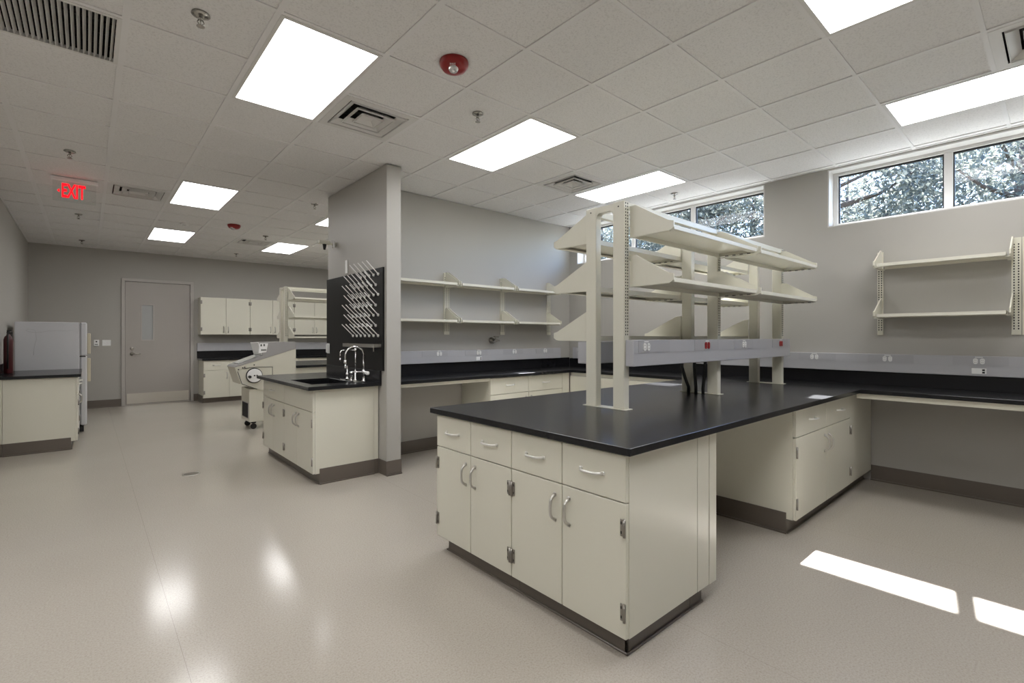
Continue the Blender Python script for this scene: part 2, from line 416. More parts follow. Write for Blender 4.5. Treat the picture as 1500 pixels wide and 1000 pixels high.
# ---------------------------------------------------------------- cabinets
def pull(bm, c, L=0.12, vert=True, out=0.034, r=0.0070, s=-1):
    # arched bar pull with flat feet, centred at c on the door face, bowing to s*y
    pts = []
    for k in range(17):
        a = k/16; u = (a-0.5)*L
        o = out*(1-abs(2*a-1)**4)
        pts.append((c[0], c[1]+s*o, c[2]+u) if vert else (c[0]+u, c[1]+s*o, c[2]))
    rr = [r*1.3]+[r]*15+[r*1.3]
    tube(bm, pts, rr, 8)
    for q in (pts[0], pts[-1]):
        if vert: box(bm, q[0]-0.008, q[0]+0.008, q[1]-0.006, q[1], q[2]-0.010, q[2]+0.010, bev=0.002)
        else: box(bm, q[0]-0.010, q[0]+0.010, q[1]-0.006, q[1], q[2]-0.008, q[2]+0.008, bev=0.002)
    return bm
def hinge(parent, x, z, side):
    b = B(); box(b, x-0.012, x+0.012, -0.005, 0.0, z-0.036, z+0.036, bev=0.001)
    tube(b, [(x+side*0.010, -0.006, z-0.038), (x+side*0.010, -0.006, z+0.038)], 0.0065)
    for q in (-0.02, 0.02): box(b, x-side*0.006-0.003, x-side*0.006+0.003, -0.0055, -0.0045, z+q-0.006, z+q+0.006, 1)
    return obj('hinge', b, [HINGE, DARK], parent)
def cabinet(name, label, w, d, loc, rotz, group=None, z0=0.10, z1=0.878, nd=2, zl=0.672, drawers=2, toe=True, cat='cabinet', sidebase='', plate=True, drawer_pulls=None):
    """local frame: front face at y=0 looking to -y, x runs left to right 0..w"""
    t = thing(name, label, cat, loc, rotz, group)
    b = B(); box(b, 0, 0.018, 0.021, d, z0, z1, bev=0.001); box(b, w-0.018, w, 0.021, d, z0, z1, bev=0.001)
    box(b, 0.018, w-0.018, 0.024, d, z0, z0+0.018); box(b, 0.018, w-0.018, d-0.012, d, z0+0.018, z1); box(b, 0.018, w-0.018, 0.034, 0.055, z1-0.03, z1)
    if not toe: box(b, 0.018, w-0.018, 0.024, d-0.012, z1-0.018, z1)
    elif nd == 2: box(b, w/2-0.012, w/2+0.012, 0.04, 0.07, z0+0.018, z1-0.03)
    if 'L' in sidebase: box(b, 0, 0.02, 0.075, d, 0.0, z0)
    if 'R' in sidebase: box(b, w-0.02, w, 0.075, d, 0.0, z0)
    obj('body', b, CREAM, t)
    if toe:
        tl, tr = (0.045 if 'l' in sidebase else 0.0), (w-0.040 if 'r' in sidebase else w)
        b = B(); box(b, tl, tr, 0.06, 0.072, 0.0, z0-0.001, bev=0.002)
        box(b, tl-(0.010 if 'l' in sidebase else 0), tr+(0.010 if 'r' in sidebase else 0), 0.050, 0.06, 0.0, 0.010, bev=0.003)
        if 'L' in sidebase: box(b, -0.006, 0.0, 0.062, d, 0.0, 0.145); box(b, -0.018, -0.006, 0.06, d, 0, 0.012)
        if 'R' in sidebase: box(b, w, w+0.006, 0.062, d, 0.0, 0.145); box(b, w+0.006, w+0.018, 0.06, d, 0, 0.012)
        if 'l' in sidebase: box(b, 0.045, 0.057, 0.06, d-0.05, 0.0, z0-0.001, bev=0.002); box(b, 0.035, 0.045, 0.05, d-0.05, 0, 0.010, bev=0.003)
        if 'r' in sidebase: box(b, w-0.052, w-0.040, 0.06, d, 0.0, z0-0.001, bev=0.002); box(b, w-0.040, w-0.030, 0.050, d, 0, 0.010, bev=0.003)
        obj('toe_kick', b, BASE, t)
    g = 0.0026
    if drawers:
        dw = w/drawers
        for k in range(drawers):
            b = B(); box(b, k*dw+g, (k+1)*dw-g, 0, 0.020, zl+g, z1-0.006, bev=0.002); dr = obj('drawer', b, CREAM, t)
            if drawer_pulls is None or k in drawer_pulls:
                zc = (zl+z1)/2
                obj('handle', pull(B(), (k*dw+dw*0.5, 0, zc), 0.125, False), PULL, dr)
    top = zl-g if drawers else z1-0.004
    dw = w/nd
    for k in range(nd):
        b = B(); box(b, k*dw+g, (k+1)*dw-g, 0, 0.020, z0+0.002, top, bev=0.002); dr = obj('door', b, CREAM, t)
        left = (k % 2 == 0) and nd > 1
        hx = (k+1)*dw-0.045 if left else k*dw+0.045
        hz = top-0.115 if drawers else z0+0.11
        obj('handle', pull(B(), (hx, 0, hz), 0.122, True), ALU, dr)
        ex = k*dw+0.017 if left else (k+1)*dw-0.017
        for z in ((z0+0.115), (top-0.10)): hinge(dr, ex, z, -1 if left else 1)
    return t
R90 = -PI/2   # front facing -x, local x runs towards -y
# island front pair
cabinet('base_cabinet', 'cream base cabinet with two drawers at left half of island front', 0.726, 0.59, (1.690, 2.660, 0), R90, 'cabinets under the island', sidebase='l')
cabinet('base_cabinet', 'cream base cabinet with two drawers at near right corner of island front', 0.729, 0.59, (1.690, 1.934, 0), R90, 'cabinets under the island', sidebase='r')
t = thing('island_back_panel', 'cream filler panel closing the rear of the near island cabinets', 'panel', (2.285, 1.205, 0))
b = B(); box(b, 0, 0.113, 0.0, 1.455, 0.10, 0.878); box(b, 0.116, 0.187, -0.004, 1.459, 0.10, 0.878, bev=0.002); obj('panel', b, CREAM, t)
b = B(); box(b, -0.004, 0.112, 0.040, 1.410, 0, 0.099); box(b, -0.004, 0.112, 0.030, 0.040, 0, 0.010); obj('toe_kick', b, BASE, t)
# far island cabinets
cabinet('base_cabinet', 'cream cabinet under far end of island, two drawers facing right window counter', 1.28, 0.60, (3.665, 1.220, 0), 0, 'cabinets under the island', sidebase='L')
cabinet('base_cabinet', 'cream cabinet under far end of island, facing the back wall', 1.28, 0.60, (4.945, 2.640, 0), PI, 'cabinets under the island', sidebase='R')
t = thing('filler_panel', 'cream filler panel between far island cabinet and window wall', 'panel', (4.950, 1.225, 0))
b = B(); box(b, 0, 0.69, 0.0, 0.02, 0.10, 0.878, bev=0.001); obj('panel', b, CREAM, t)
b = B(); box(b, 0, 0.69, 0.06, 0.072, 0, 0.099); obj('toe_kick', b, BASE, t)
# back wall cabinet
cabinet('base_cabinet', 'cream base cabinet with two drawers under the back wall counter', 1.255, 0.585, (3.605, 4.505, 0), 0, 'cabinets along the back wall', sidebase='L')
# corner modesty panel under the window counter
t = thing('modesty_panel', 'cream panel under window counter between back corner and island', 'panel', (4.87, 2.96, 0))
b = B(); box(b, 0.14, 0.16, 0.0, 1.54, 0.0, 0.834); box(b, 0.0, 0.138, 1.555, 1.575, 0.10, 0.878); obj('panel', b, CREAM, t)
b = B(); box(b, 0.132, 0.139, 0.0, 1.54, 0.0, 0.145); obj('toe_kick', b, BASE, t)

# worktops
def slab(bm, x0, x1, y0, y1): box(bm, x0, x1, y0, y1, 0.8805, CT, bev=0.002)
t = thing('worktop', 'black island worktop carrying the tall open shelving', 'worktop', (1.662, 1.168, 0), 0, 'black worktops')
b = B(); slab(b, 0, 5.015-1.662, 0, 1.532); obj('top', b, BLACK, t)
t = thing('worktop', 'black worktop running along the window wall', 'worktop', (5.018, YN, 0), 0, 'black worktops')
b = B(); slab(b, 0, XW-5.018-0.001, 0.01, 5.099-YN-0.001); obj('top', b, BLACK, t)
b = B(); box(b, XW-5.018-0.020, XW-5.018-0.001, 0.01, 5.08-YN, CT, 1.040, bev=0.002); box(b, 0, XW-5.018-0.020, 5.08-YN, 5.099-YN, CT, 1.050, bev=0.002); obj('backsplash', b, BLACK, t)
b = B(); box(b, 0.03, 0.05, 0.01, 1.20-YN, 0.835, 0.880); box(b, 0.03, 0.05, 2.72-YN, 4.52-YN, 0.835, 0.880); obj('apron', b, CREAM, t)
t = thing('worktop', 'black worktop along the back wall below two shelf rows', 'worktop', (2.376, 4.465, 0), 0, 'black worktops')
b = B(); slab(b, 0, 5.016-2.376, 0, YB-4.465-0.001); obj('top', b, BLACK, t)
b = B(); box(b, 0, 5.016-2.376, YB-4.465-0.020, YB-4.465-0.001, CT, 1.050, bev=0.002); obj('backsplash', b, BLACK, t)
b = B(); box(b, 0.005, 3.603-2.376, 0.04, 0.06, 0.842, 0.880); obj('apron', b, CREAM, t)

# raceways -------------------------------------------------------
def outlet_pair(parent, c, axis, n, mat, label=None, kind='outlet'):
    """twin receptacle on a raceway face; axis = facing direction"""
    b = B()
    cap = [(0.0145*math.cos(q), 0.0145*math.sin(q)+(0.010 if math.sin(q) >= 0 else -0.010)) for q in [PI*k/8 for k in range(16)]]
    for s in (-0.021, 0.021):
        poly = [((c[1] if axis == '-X' else c[0])+s+u, c[2]+v) for u, v in cap]
        face = c[0] if axis == '-X' else c[1]
        prism(b, poly, face-0.005, face, 'X' if axis == '-X' else 'Y')
        for dz in (0.010, -0.010):
            for du in (-0.0045, 0.0045):
                u0 = poly[0][0]-0.0145+du
                if axis == '-X': box(b, face-0.0056, face-0.0048, u0-0.0009, u0+0.0009, c[2]+dz-0.003, c[2]+dz+0.003, 1)
                else: box(b, u0-0.0009, u0+0.0009, face-0.0056, face-0.0048, c[2]+dz-0.003, c[2]+dz+0.003, 1)
    # printed circuit tag above
    if axis == '-X': box(b, c[0]-0.001, c[0], c[1]-0.024, c[1]+0.024, c[2]+0.030, c[2]+0.036, 2)
    else: box(b, c[0]-0.024, c[0]+0.024, c[1]-0.001, c[1], c[2]+0.030, c[2]+0.036, 2)
    o = obj(kind, b, [mat, DARK, WHITE], parent)
    if label: o['label'] = label
    return o
def jack(parent, c, axis):
    b = B()
    if axis == '-X':
        box(b, c[0]-0.005, c[0], c[1]-0.045, c[1]+0.045, c[2]-0.024, c[2]+0.024, bev=0.002)
        for z in (-0.010, 0.010): box(b, c[0]-0.007, c[0]-0.005, c[1]-0.036, c[1]-0.020, c[2]+z-0.007, c[2]+z+0.007, 1)
    else:
        box(b, c[0]-0.045, c[0]+0.045, c[1]-0.005, c[1], c[2]-0.024, c[2]+0.024, bev=0.002)
        for z in (-0.010, 0.010): box(b, c[0]+0.020, c[0]+0.036, c[1]-0.007, c[1]-0.005, c[2]+z-0.007, c[2]+z+0.007, 1)
    o = obj('data_jack', b, [WHITE, DARK], parent); return o
t = thing('power_raceway', 'grey power raceway on the window wall above the black splash', 'power raceway', (XW-0.06, YN, 0), 0, 'grey power raceways')
b = B(); L = 4.98-YN
box(b, 0, 0.059, 0.02, L, 1.0405, 1.208, bev=0.003); box(b, -0.002, 0, 0.02, L, 1.124, 1.128, 1)
y = 0.5
while y < L-0.4:
    box(b, -0.0025, 0, y, y+0.34, 1.130, 1.203, 1); y += 0.60
obj('channel', b, [RACE, RACE_D], t)
for yy in (1.693, 1.09, 0.475, 2.35, 2.95, 3.55, 4.15): outlet_pair(t, (-0.0026, yy-YN, 1.165), '-X', 2, WHITE)
jack(t, (-0.002, 0.475-YN, 1.082), '-X'); jack(t, (-0.002, 2.95-YN, 1.082), '-X')
t = thing('power_raceway', 'grey power raceway along the back wall under the wall shelves', 'power raceway', (2.376, YB-0.06, 0), 0, 'grey power raceways')
b = B(); L = 5.40-2.376
box(b, 0, L, 0, 0.059, 1.0505, 1.200, bev=0.003); box(b, 0, L, -0.002, 0, 1.122, 1.126, 1)
for x in (0.62, 1.25, 1.88, 2.5): box(b, x, x+0.36, -0.0025, 0, 1.128, 1.196, 1)
obj('channel', b, [RACE, RACE_D], t)
for xx in (3.234, 3.841, 4.46, 5.063): outlet_pair(t, (xx-2.376, -0.0026, 1.162), '-Y', 2, WHITE)
jack(t, (3.841-2.376, -0.002, 1.086), '-Y')

# ---------------------------------------------------------------- island shelving
PX = [2.50, 3.725, 5.025]       # left face of each upright
PW, PD = 0.054, 0.086          # post size in x and y
YA, YBk = 1.80, 2.020          # y start of the near and far post of each upright
def shelving_frame(label):
    t = thing('shelving_frame', label, 'shelving frame', (2.50, 1.80, CT), 0, 'double-sided bench shelving frames')
    for px in PX:
        x = px-2.5
        for y0, sgn in ((0.0, -1), (0.220, 1)):
            b = B(); zt = 2.215-CT
            box(b, x, x+PW, y0, y0+PD, 0.004, zt, 0, bev=0.004)
            # slot rows on the outer face and on the faces looking along the bay
            yo = y0 if sgn < 0 else y0+PD
            n = 44
            for k in range(n):
                z = 0.47 + k*0.0190
                for dx in (0.017, 0.037):
                    box(b, x+dx-0.004, x+dx+0.004, yo-0.0006 if sgn < 0 else yo-0.001, yo+0.001 if sgn < 0 else yo+0.0006, z-0.0055, z+0.0055, 1)
            tube(b, [(x-0.001, y0+PD/2, zt-0.03), (x+0.003, y0+PD/2, zt-0.03)], 0.005, 8, 1)
            obj('post', b, [CREAM, DARK], t)
        # rounded bridge at the top joining the two posts
        b = B(); zt = 2.215-CT
        pts = [(PD, zt-0.004), (0.220, zt-0.004), (0.220, zt-0.075), (0.214, zt-0.055), (0.198, zt-0.042), (0.112, zt-0.042), (0.096, zt-0.055), (PD, zt-0.075)]
        prism(b, pts, x+0.004, x+PW-0.004, 'X')
        obj('top_bridge', b, CREAM, t)
        b = B(); box(b, x-0.012, x+PW+0.012, -0.018, 0.324, 0.0, 0.0045, bev=0.0015); obj('base_plate', b, CREAM, t)
    # top rails joining the uprights along both sides
    for y0 in (0.004, 0.272):
        for a, c in zip(PX, PX[1:]):
            b = B(); box(b, a-2.5+PW, c-2.5, y0, y0+0.03, 2.172-CT, 2.213-CT, bev=0.003); obj('top_rail', b, CREAM, t)
    return t
frame1 = shelving_frame('tall double-sided cream shelving frame with slotted posts standing on island worktop')
def rack_shelf(bay, z, side, label, group):
    """side -1: towards -y (front), +1: towards +y. origin at the post face"""
    a, c = PX[bay]+PW+0.002, PX[bay+1]-0.002
    if bay == 1: c = PX[2]-0.002
    yo = YA-0.002 if side < 0 else YBk+PD+0.002
    t = thing('rack_shelf', label, 'shelf', (a, yo, z), 0, group)
    L = c-a; D = 0.300 if side < 0 else 0.345
    def Y(v): return side*v
    b = B()
    box(b, 0.012, L-0.012, *sorted((Y(0.004), Y(D))), -0.004, 0.0, bev=0.0)
    box(b, 0.012, L-0.012, *sorted((Y(D-0.012), Y(D))), -0.026, 0.0, bev=0.002)          # front lip
    box(b, 0.012, L-0.012, *sorted((Y(D-0.05), Y(D-0.012))), -0.026, -0.023)
    box(b, 0.012, L-0.012, *sorted((Y(0.004), Y(0.016))), -0.032, 0.0)
    obj('shelf_panel', b, CREAM_IN, t)
    for x0 in (0.0, L-0.010):
        b = B()
        poly = [(Y(0.0), 0.165), (Y(0.04), 0.165), (Y(D-0.03), 0.030), (Y(D+0.002), 0.022), (Y(D+0.002), -0.014), (Y(D-0.025), -0.030), (Y(0.0), -0.034)]
        prism(b, poly, x0, x0+0.010, 'X')
        xi = (0.010, 0.022) if x0 == 0 else (L-0.022, L-0.010)
        box(b, *xi, *sorted((Y(0.01), Y(D-0.03))), -0.033, -0.029)
        for q in ((0.08, 0.135, 0.19, 0.245) if x0 else ()):
            box(b, *xi, *sorted((Y(q-0.012), Y(q+0.012))), -0.0335, -0.028, 1)
        obj('bracket', b, [CREAM, DARK], t)
    return t
gname = 'shelves on the island rack'
bays = ['near bay', 'far bay']
SH = []
for bay in (0, 1):
    for nm, z in (('upper', 2.022), ('lower', 1.715)):
        SH.append(rack_shelf(bay, z, -1, '%s cream shelf in the %s of island rack, right-hand side' % (nm, bays[bay]), gname))
    for nm, z in (('top', 2.034), ('middle', 1.712), ('bottom', 1.374)):
        SH.append(rack_shelf(bay, z, 1, '%s cream shelf in the %s of island rack, back-wall side' % (nm, bays[bay]), gname))
# raceways hung on the island rack
def rack_raceway(y0, y1, label, x0=2.51, x1=5.065, zt=1.350):
    t = thing('power_raceway', label, 'power raceway', (x0, y0, 0), 0, 'grey power raceways')
    b = B(); L = x1-x0
    box(b, 0, L, 0, y1-y0, 1.186, zt, bev=0.003)
    s = -1 if y0 < 1.9 else 1
    yf = 0 if s < 0 else y1-y0
    box(b, 0, L, min(yf, yf+s*0.002), max(yf, yf+s*0.002), 1.266, 1.270, 1)
    for x in (0.05, 0.74, 1.36, 2.13): box(b, x, x+0.36, min(yf, yf+s*0.0025), max(yf, yf+s*0.0025), 1.272, zt-0.004, 1)
    obj('channel', b, [RACE, RACE_D], t)
    return t
r1 = rack_raceway(1.738, 1.797, 'grey power raceway on island rack with white and red outlets')
for x, m, l in ((2.644, WHITE, None), (3.429, REDOUT, 'red twin outlet'), (4.05, WHITE, None), (4.83, REDOUT, 'red twin outlet')):
    outlet_pair(r1, (x-2.51, -0.0026, 1.306), '-Y', 2, m, l)
rack_raceway(2.109, 2.225, 'plain grey power raceway on the back-wall side of island rack', 2.556, 5.065, 1.336)
# black conduits dropping at the middle upright
for k, (ya, yb) in enumerate(((2.088, 2.030), (1.978, 1.966), (1.888, 1.906))):
    b = B(); tube(b, [(3.698, ya, 1.21), (3.698, ya, 1.12), (3.698, (ya+yb)/2, 1.03), (3.698, yb, 0.96), (3.698, yb, CT+0.001)], 0.0125, 10)
    o = obj('conduit', b, RUBBER)
    tag(o, '%s of three black conduits at the rack\'s middle upright' % ['leftmost', 'middle', 'rightmost'][k], 'conduit', 'black conduits below the raceway')

# ---------------------------------------------------------------- wall shelving
def standard(name, label, group, w, z0, z1, loc, rotz, cols=2):
    """slotted wall standard, local front looks to -y, x 0..w"""
    t = B(); box(t, 0, w, -0.012, -0.001, z0, z1, 0, bev=0.002)
    n = int((z1-z0-0.08)/0.022)
    for k in range(n):
        z = z0+0.05+k*0.022
        for c in range(cols):
            x = w*(c+0.5)/cols if cols > 2 else w*(0.28+0.44*c)
            box(t, x-0.004, x+0.004, -0.0126, -0.0115, z-0.006, z+0.006, 1)
    o = obj(name, t, [CREAM, DARK]); o.location = loc; o.rotation_euler = (0, 0, rotz)
    return tag(o, label, 'shelf standard', group)
gs = 'slotted wall standards'
for x, nm in ((2.39, 'beside the stub partition'), (3.336, 'second from the stub partition'), (4.246, 'third from the stub partition'), (5.150, 'nearest the window corner')):
    standard('shelf_standard', 'cream slotted shelf standard on back wall, %s' % nm, gs, 0.082 if x > 2.4 else 0.05, 1.395, 2.166, (x, YB, 0), 0, 3 if x > 2.4 else 2)
def wall_shelf(label, group, L, z, loc, rotz, D=0.30):
    """local: wall at y=0, shelf towards -y, x 0..L"""
    t = thing('wall_shelf', label, 'shelf', (loc[0], loc[1], z), rotz, group)
    b = B()
    box(b, 0.008, L-0.008, -D, -0.014, -0.004, 0.0); box(b, 0.004, L-0.004, -D, -D+0.012, -0.030, 0.0, bev=0.003); box(b, 0.008, L-0.008, -0.026, -0.014, -0.028, 0)
    obj('shelf_panel', b, CREAM_IN, t)
    for x0 in (-0.022, L+0.012):
        b = B()
        poly = [(-0.013, 0.150), (-0.05, 0.150), (-D+0.03, 0.028), (-D-0.004, 0.020), (-D-0.004, -0.016), (-D+0.02, -0.034), (-0.013, -0.038)]
        prism(b, poly, x0, x0+0.010, 'X')
        xi = sorted((x0+0.005, (0.010 if x0 < 0 else L-0.010)))
        box(b, xi[0], xi[1], -D+0.01, -0.02, -0.038, -0.032)
        obj('bracket', b, CREAM, t)
    return t
gw = 'shelves on the back wall'
for i, (x0, x1) in enumerate(((2.465, 3.345), (3.41, 4.255), (4.328, 5.140))):
    pos = ['beside the stub partition', 'in the middle bay', 'nearest the window corner'][i]
    for nm, z in (('upper', 2.018), ('lower', 1.573)):
        wall_shelf('%s cream shelf on the back wall, %s' % (nm, pos), gw, x1-x0, z, (x0, YB), 0)
# window-wall shelf bay on the right: local front faces -x  => rotz -90, local x runs to -y
standard('shelf_standard', 'single cream slotted standard on window wall left of shelves', gs, 0.046, 1.385, 2.168, (XW, 1.178, 0), R90)
for y, nm in ((0.290, 'left'), (0.228, 'right')):
    standard('shelf_standard', '%s one of the paired slotted standards on window wall' % nm, gs, 0.058, 1.385, 2.172, (XW, y, 0), R90)
standard('shelf_standard', 'cream slotted standard on window wall at far right end', gs, 0.058, 1.385, 2.172, (XW, -0.66, 0), R90)
for nm, z in (('upper', 2.030), ('lower', 1.575)):
    wall_shelf('%s cream shelf on the window wall right of the island' % nm, 'shelves on the window wall', 0.83, z, (XW, 1.128), R90)
    wall_shelf('%s cream window-wall shelf at the far right edge' % nm, 'shelves on the window wall', 0.78, z, (XW, 0.155), R90)

# gas cock on the back wall
t = thing('gas_valve', 'small chrome gas cock on the back wall under the shelves', 'valve', (4.10, YB, 1.320))
b = B(); lathe(b, [(0.042, 0.0), (0.042, -0.010), (0.018, -0.016), (0.018, -0.075), (0.024, -0.078), (0.024, -0.115)], 14, (0, 0, 0), axis='Y'); tube(b, [(0, -0.09, 0), (-0.05, -0.12, -0.02), (-0.085, -0.14, -0.03)], 0.011); tube(b, [(0, -0.09, 0), (0.06, -0.10, 0.0)], 0.012)
obj('valve_body', b, HINGE, t)
b = B(); tube(b, [(-0.03, -0.09, 0.050), (0.05, -0.09, 0.050)], 0.009); tube(b, [(0, -0.09, 0.005), (0, -0.09, 0.055)], 0.010); obj('lever', b, HINGE, t)

# ---------------------------------------------------------------- sink unit against the partition
cabinet('base_cabinet', 'cream sink cabinet nearest the stub partition end, plain apron over two doors', 0.86, 0.60, (1.56, 5.42, 0), R90, 'cabinets under the sink counter', sidebase='R', drawers=1, drawer_pulls=())
cabinet('base_cabinet', 'cream cabinet at far end of sink counter, one wide drawer', 0.80, 0.60, (1.56, 6.22, 0), R90, 'cabinets under the sink counter', drawers=1)
t = thing('filler_panel', 'narrow cream filler strip between sink cabinet and stub partition', 'panel', (2.162, 4.562, 0))
b = B(); box(b, 0, 0.045, 0, 1.65, 0.0, 0.878); obj('panel', b, CREAM, t)
b = B(); box(b, 0, 0.045, -0.006, 0.0, 0, 0.145); obj('base_strip', b, BASE, t)
t = thing('sink_counter', 'black sink counter with sunken basin below the peg board', 'worktop', (1.50, 4.50, 0), 0, 'black worktops')
b = B(); sx0, sx1, sy0, sy1 = 0.115, 0.52, 0.24, 0.885   # basin opening
X1, Y1 = 2.213-1.50, 6.27-4.50
box(b, 0, X1, 0, sy0, 0.8805, CT, bev=0.003); box(b, 0, X1, sy1, Y1, 0.8805, CT, bev=0.003)
box(b, 0, sx0, sy0, sy1, 0.8805, CT, bev=0.003); box(b, sx1, X1, sy0, sy1, 0.8805, CT, bev=0.003)
box(b, X1, X1+0.18, 5.94-4.50, Y1, 0.8805, CT, bev=0.002)
obj('top', b, BLACK, t)
b = B()
zb = 0.66
box(b, sx0-0.012, sx0, sy0-0.012, sy1+0.012, zb, 0.8800); box(b, sx1, sx1+0.012, sy0-0.012, sy1+0.012, zb, 0.8800)
box(b, sx0, sx1, sy0-0.012, sy0, zb, 0.8800); box(b, sx0, sx1, sy1, sy1+0.012, zb, 0.8800); box(b, sx0, sx1, sy0, sy1, zb, zb+0.012)
obj('basin', b, BLACK, t)
b = B(); box(b, X1-0.021, X1-0.001, 0.0, 5.93-4.5, CT, 1.03, bev=0.002); obj('backsplash', b, BLACK, t)
b = B(); box(b, 0.535, 0.60, 0.17, 0.62, CT, CT+0.004, bev=0.0015); obj('fixture_plate', b, STEEL, t)

def arc(cx, cz, r, a0, a1, y, n=12):
    return [(cx+r*math.cos(a0+(a1-a0)*k/n), y, cz+r*math.sin(a0+(a1-a0)*k/n)) for k in range(n+1)]
t = thing('gooseneck_faucet', 'chrome gooseneck faucet with white lever knob behind the sink', 'faucet', (2.085, 4.63, CT+0.004), 0, 'sink faucets')
b = B(); lathe(b, [(0.024, 0), (0.024, 0.012), (0.014, 0.02), (0.014, 0.07), (0.019, 0.075), (0.019, 0.115), (0.010, 0.125)], 14)
obj('base', b, CHROME, t)
b = B(); tube(b, [(0, 0, 0.12), (0, 0, 0.26)] + arc(-0.095, 0.26, 0.095, 0, PI, 0) + [(-0.19, 0, 0.22), (-0.19, 0, 0.19)], 0.009, 10)
lathe(b, [(0.013, 0), (0.016, 0.01), (0.016, 0.035), (0.011, 0.04)], 12, (-0.19, 0, 0.185)); tube(b, [(-0.19, 0, 0.19), (-0.19, 0, 0.125)], [0.010, 0.006], 10)
obj('spout', b, CHROME, t)
b = B(); tube(b, [(0, 0, 0.10), (-0.07, 0.045, 0.10), (-0.10, 0.07, 0.10)], 0.007); lathe(b, [(0.016, 0), (0.016, 0.02), (0.010, 0.03), (0.014, 0.05), (0.014, 0.08), (0.018, 0.085), (0.018, 0.105)], 12, (-0.10, 0.07, 0))
obj('mixing_arm', b, CHROME, t)
b = B(); lathe(b, [(0.008, 0.0), (0.016, -0.012), (0.016, -0.035), (0.008, -0.045)], 12, (0, -0.02, 0.095), axis='Y'); lathe(b, [(0.007, 0), (0.02, -0.004), (0.02, -0.02), (0.008, -0.03)], 12, (0.01, -0.05, 0.09), axis='Y')
o = obj('knob', b, WHITE, t); o['label'] = 'white knob'
t = thing('water_faucet', 'slim chrome water tap with straight bent spout behind the sink', 'faucet', (2.085, 4.83, CT+0.004), 0, 'sink faucets')
b = B(); lathe(b, [(0.022, 0), (0.022, 0.012), (0.012, 0.02), (0.012, 0.10), (0.008, 0.11)], 14); obj('base', b, CHROME, t)
b = B(); tube(b, [(0, 0, 0.10), (0, 0, 0.315)], 0.006, 8); lathe(b, [(0.009, 0.30), (0.012, 0.305), (0.012, 0.33), (0.007, 0.335)], 10)
tube(b, [(0, 0, 0.315), (-0.13, 0, 0.315)] + [(-0.13-0.03*math.sin(a), 0, 0.285+0.03*math.cos(a)) for a in (0.4, 0.8, 1.2, 1.57)] + [(-0.16, 0, 0.23)], 0.006, 8); tube(b, [(-0.16, 0, 0.235), (-0.16, 0, 0.205)], 0.009, 8)
obj('spout', b, CHROME, t)
b = B(); lathe(b, [(0.02, 0), (0.02, 0.02), (0.012, 0.03), (0.017, 0.05), (0.017, 0.075), (0.008, 0.085), (0.008, 0.15)], 12, (-0.045, 0.10, 0)); obj('side_valve', b, CHROME, t)

# drying pegboard
t = thing('drying_rack', 'black drying board with white pegs on the stub partition', 'drying rack', (2.2145, 4.44, 0))
b = B(); box(b, -0.020, -0.0005, 0, 1.49, 1.032, 2.06, bev=0.002); obj('board', b, PEGBLK, t)
ty = 0
rows = [1.997, 1.894, 1.793, 1.689, 1.588, 1.483, 1.380]
proto = None
for r_, z in enumerate(rows):
    n, y0 = (7, 4.53) if r_ % 2 == 0 else (6, 4.583)
    if r_ == 0: n = 5
    for k in range(n):
        if proto is None:
            b = B(); tube(b, [(0, 0, 0), (-0.012, 0, 0.012), (-0.125, 0, 0.122)], [0.0055, 0.0055, 0.0045], 7)
            lathe(b, [(0.015, 0.004), (0.015, -0.006), (0.008, -0.012)], 10, (0, 0, 0), axis='X')
            proto = obj('peg', b, PEGW, t); p = proto
        else:
            p = proto.copy(); C.objects.link(p)
        p.location = (-0.0235, y0+k*0.1015-4.44, z)
b = B(); box(b, -0.09, -0.020, 0.03, 0.82, 1.262, 1.267); box(b, -0.092, -0.088, 0.03, 0.82, 1.262, 1.298); box(b, -0.092, -0.02, 0.03, 0.033, 1.262, 1.298); box(b, -0.092, -0.02, 0.817, 0.82, 1.262, 1.298); tube(b, [(-0.05, 0.14, 1.262), (-0.05, 0.14, 1.22)], 0.006)
o = obj('drip_trough', b, STEEL, t)
t = thing('wall_socket', 'white socket plate on the far edge of black drying board', 'outlet', (2.193, 5.86, 1.23))
b = B(); box(b, -0.010, 0.0, -0.038, 0.038, -0.06, 0.06, bev=0.003); obj('plate', b, WHITE, t)
b = B(); box(b, -0.026, -0.010, -0.022, 0.022, -0.05, 0.05, bev=0.003); obj('cover', b, WHITE, t)
t = thing('wall_camera', 'small beige camera bracket high on the stub partition', 'camera', (2.2145, 5.70, 2.46))
b = B(); lathe(b, [(0.03, -0.0005), (0.03, -0.012), (0.012, -0.016), (0.012, -0.09)], 12, axis='X'); obj('bracket', b, MACH, t)
b = B(); box(b, -0.20, -0.07, -0.03, 0.03, -0.012, 0.030, bev=0.006); obj('housing', b, MACH, t)
b = B(); tube(b, [(-0.13, 0, -0.012), (-0.13, 0, -0.075)], [0.022, 0.012], 10); obj('lens', b, RUBBER, t)
b = B(); box(b, -0.05, -0.02, -0.05, -0.02, -0.05, 0.035, bev=0.004); obj('connector', b, CHROME, t)
t = thing('sign_plate', 'pale vertical strip on the partition above the drying board', 'plate', (2.2145, 5.36, 2.16))
b = B(); box(b, -0.012, -0.0005, -0.028, 0.028, -0.075, 0.075, bev=0.003); obj('plate', b, WHITE, t)

# floor drain
t = thing('floor_cover', 'round metal cleanout cover set in the open floor', 'floor cover', (0.782, 5.75, 0))
b = B(); lathe(b, [(0.075, 0.0), (0.075, 0.003), (0.068, 0.004)], 24); o = obj('rim', b, STEEL, t)
b = B(); lathe(b, [(0.066, 0.004), (0.066, 0.0046)], 24); obj('lid', b, M('dull bronze lid', (0.16, 0.14, 0.11), 0.45, metal=0.6), t)

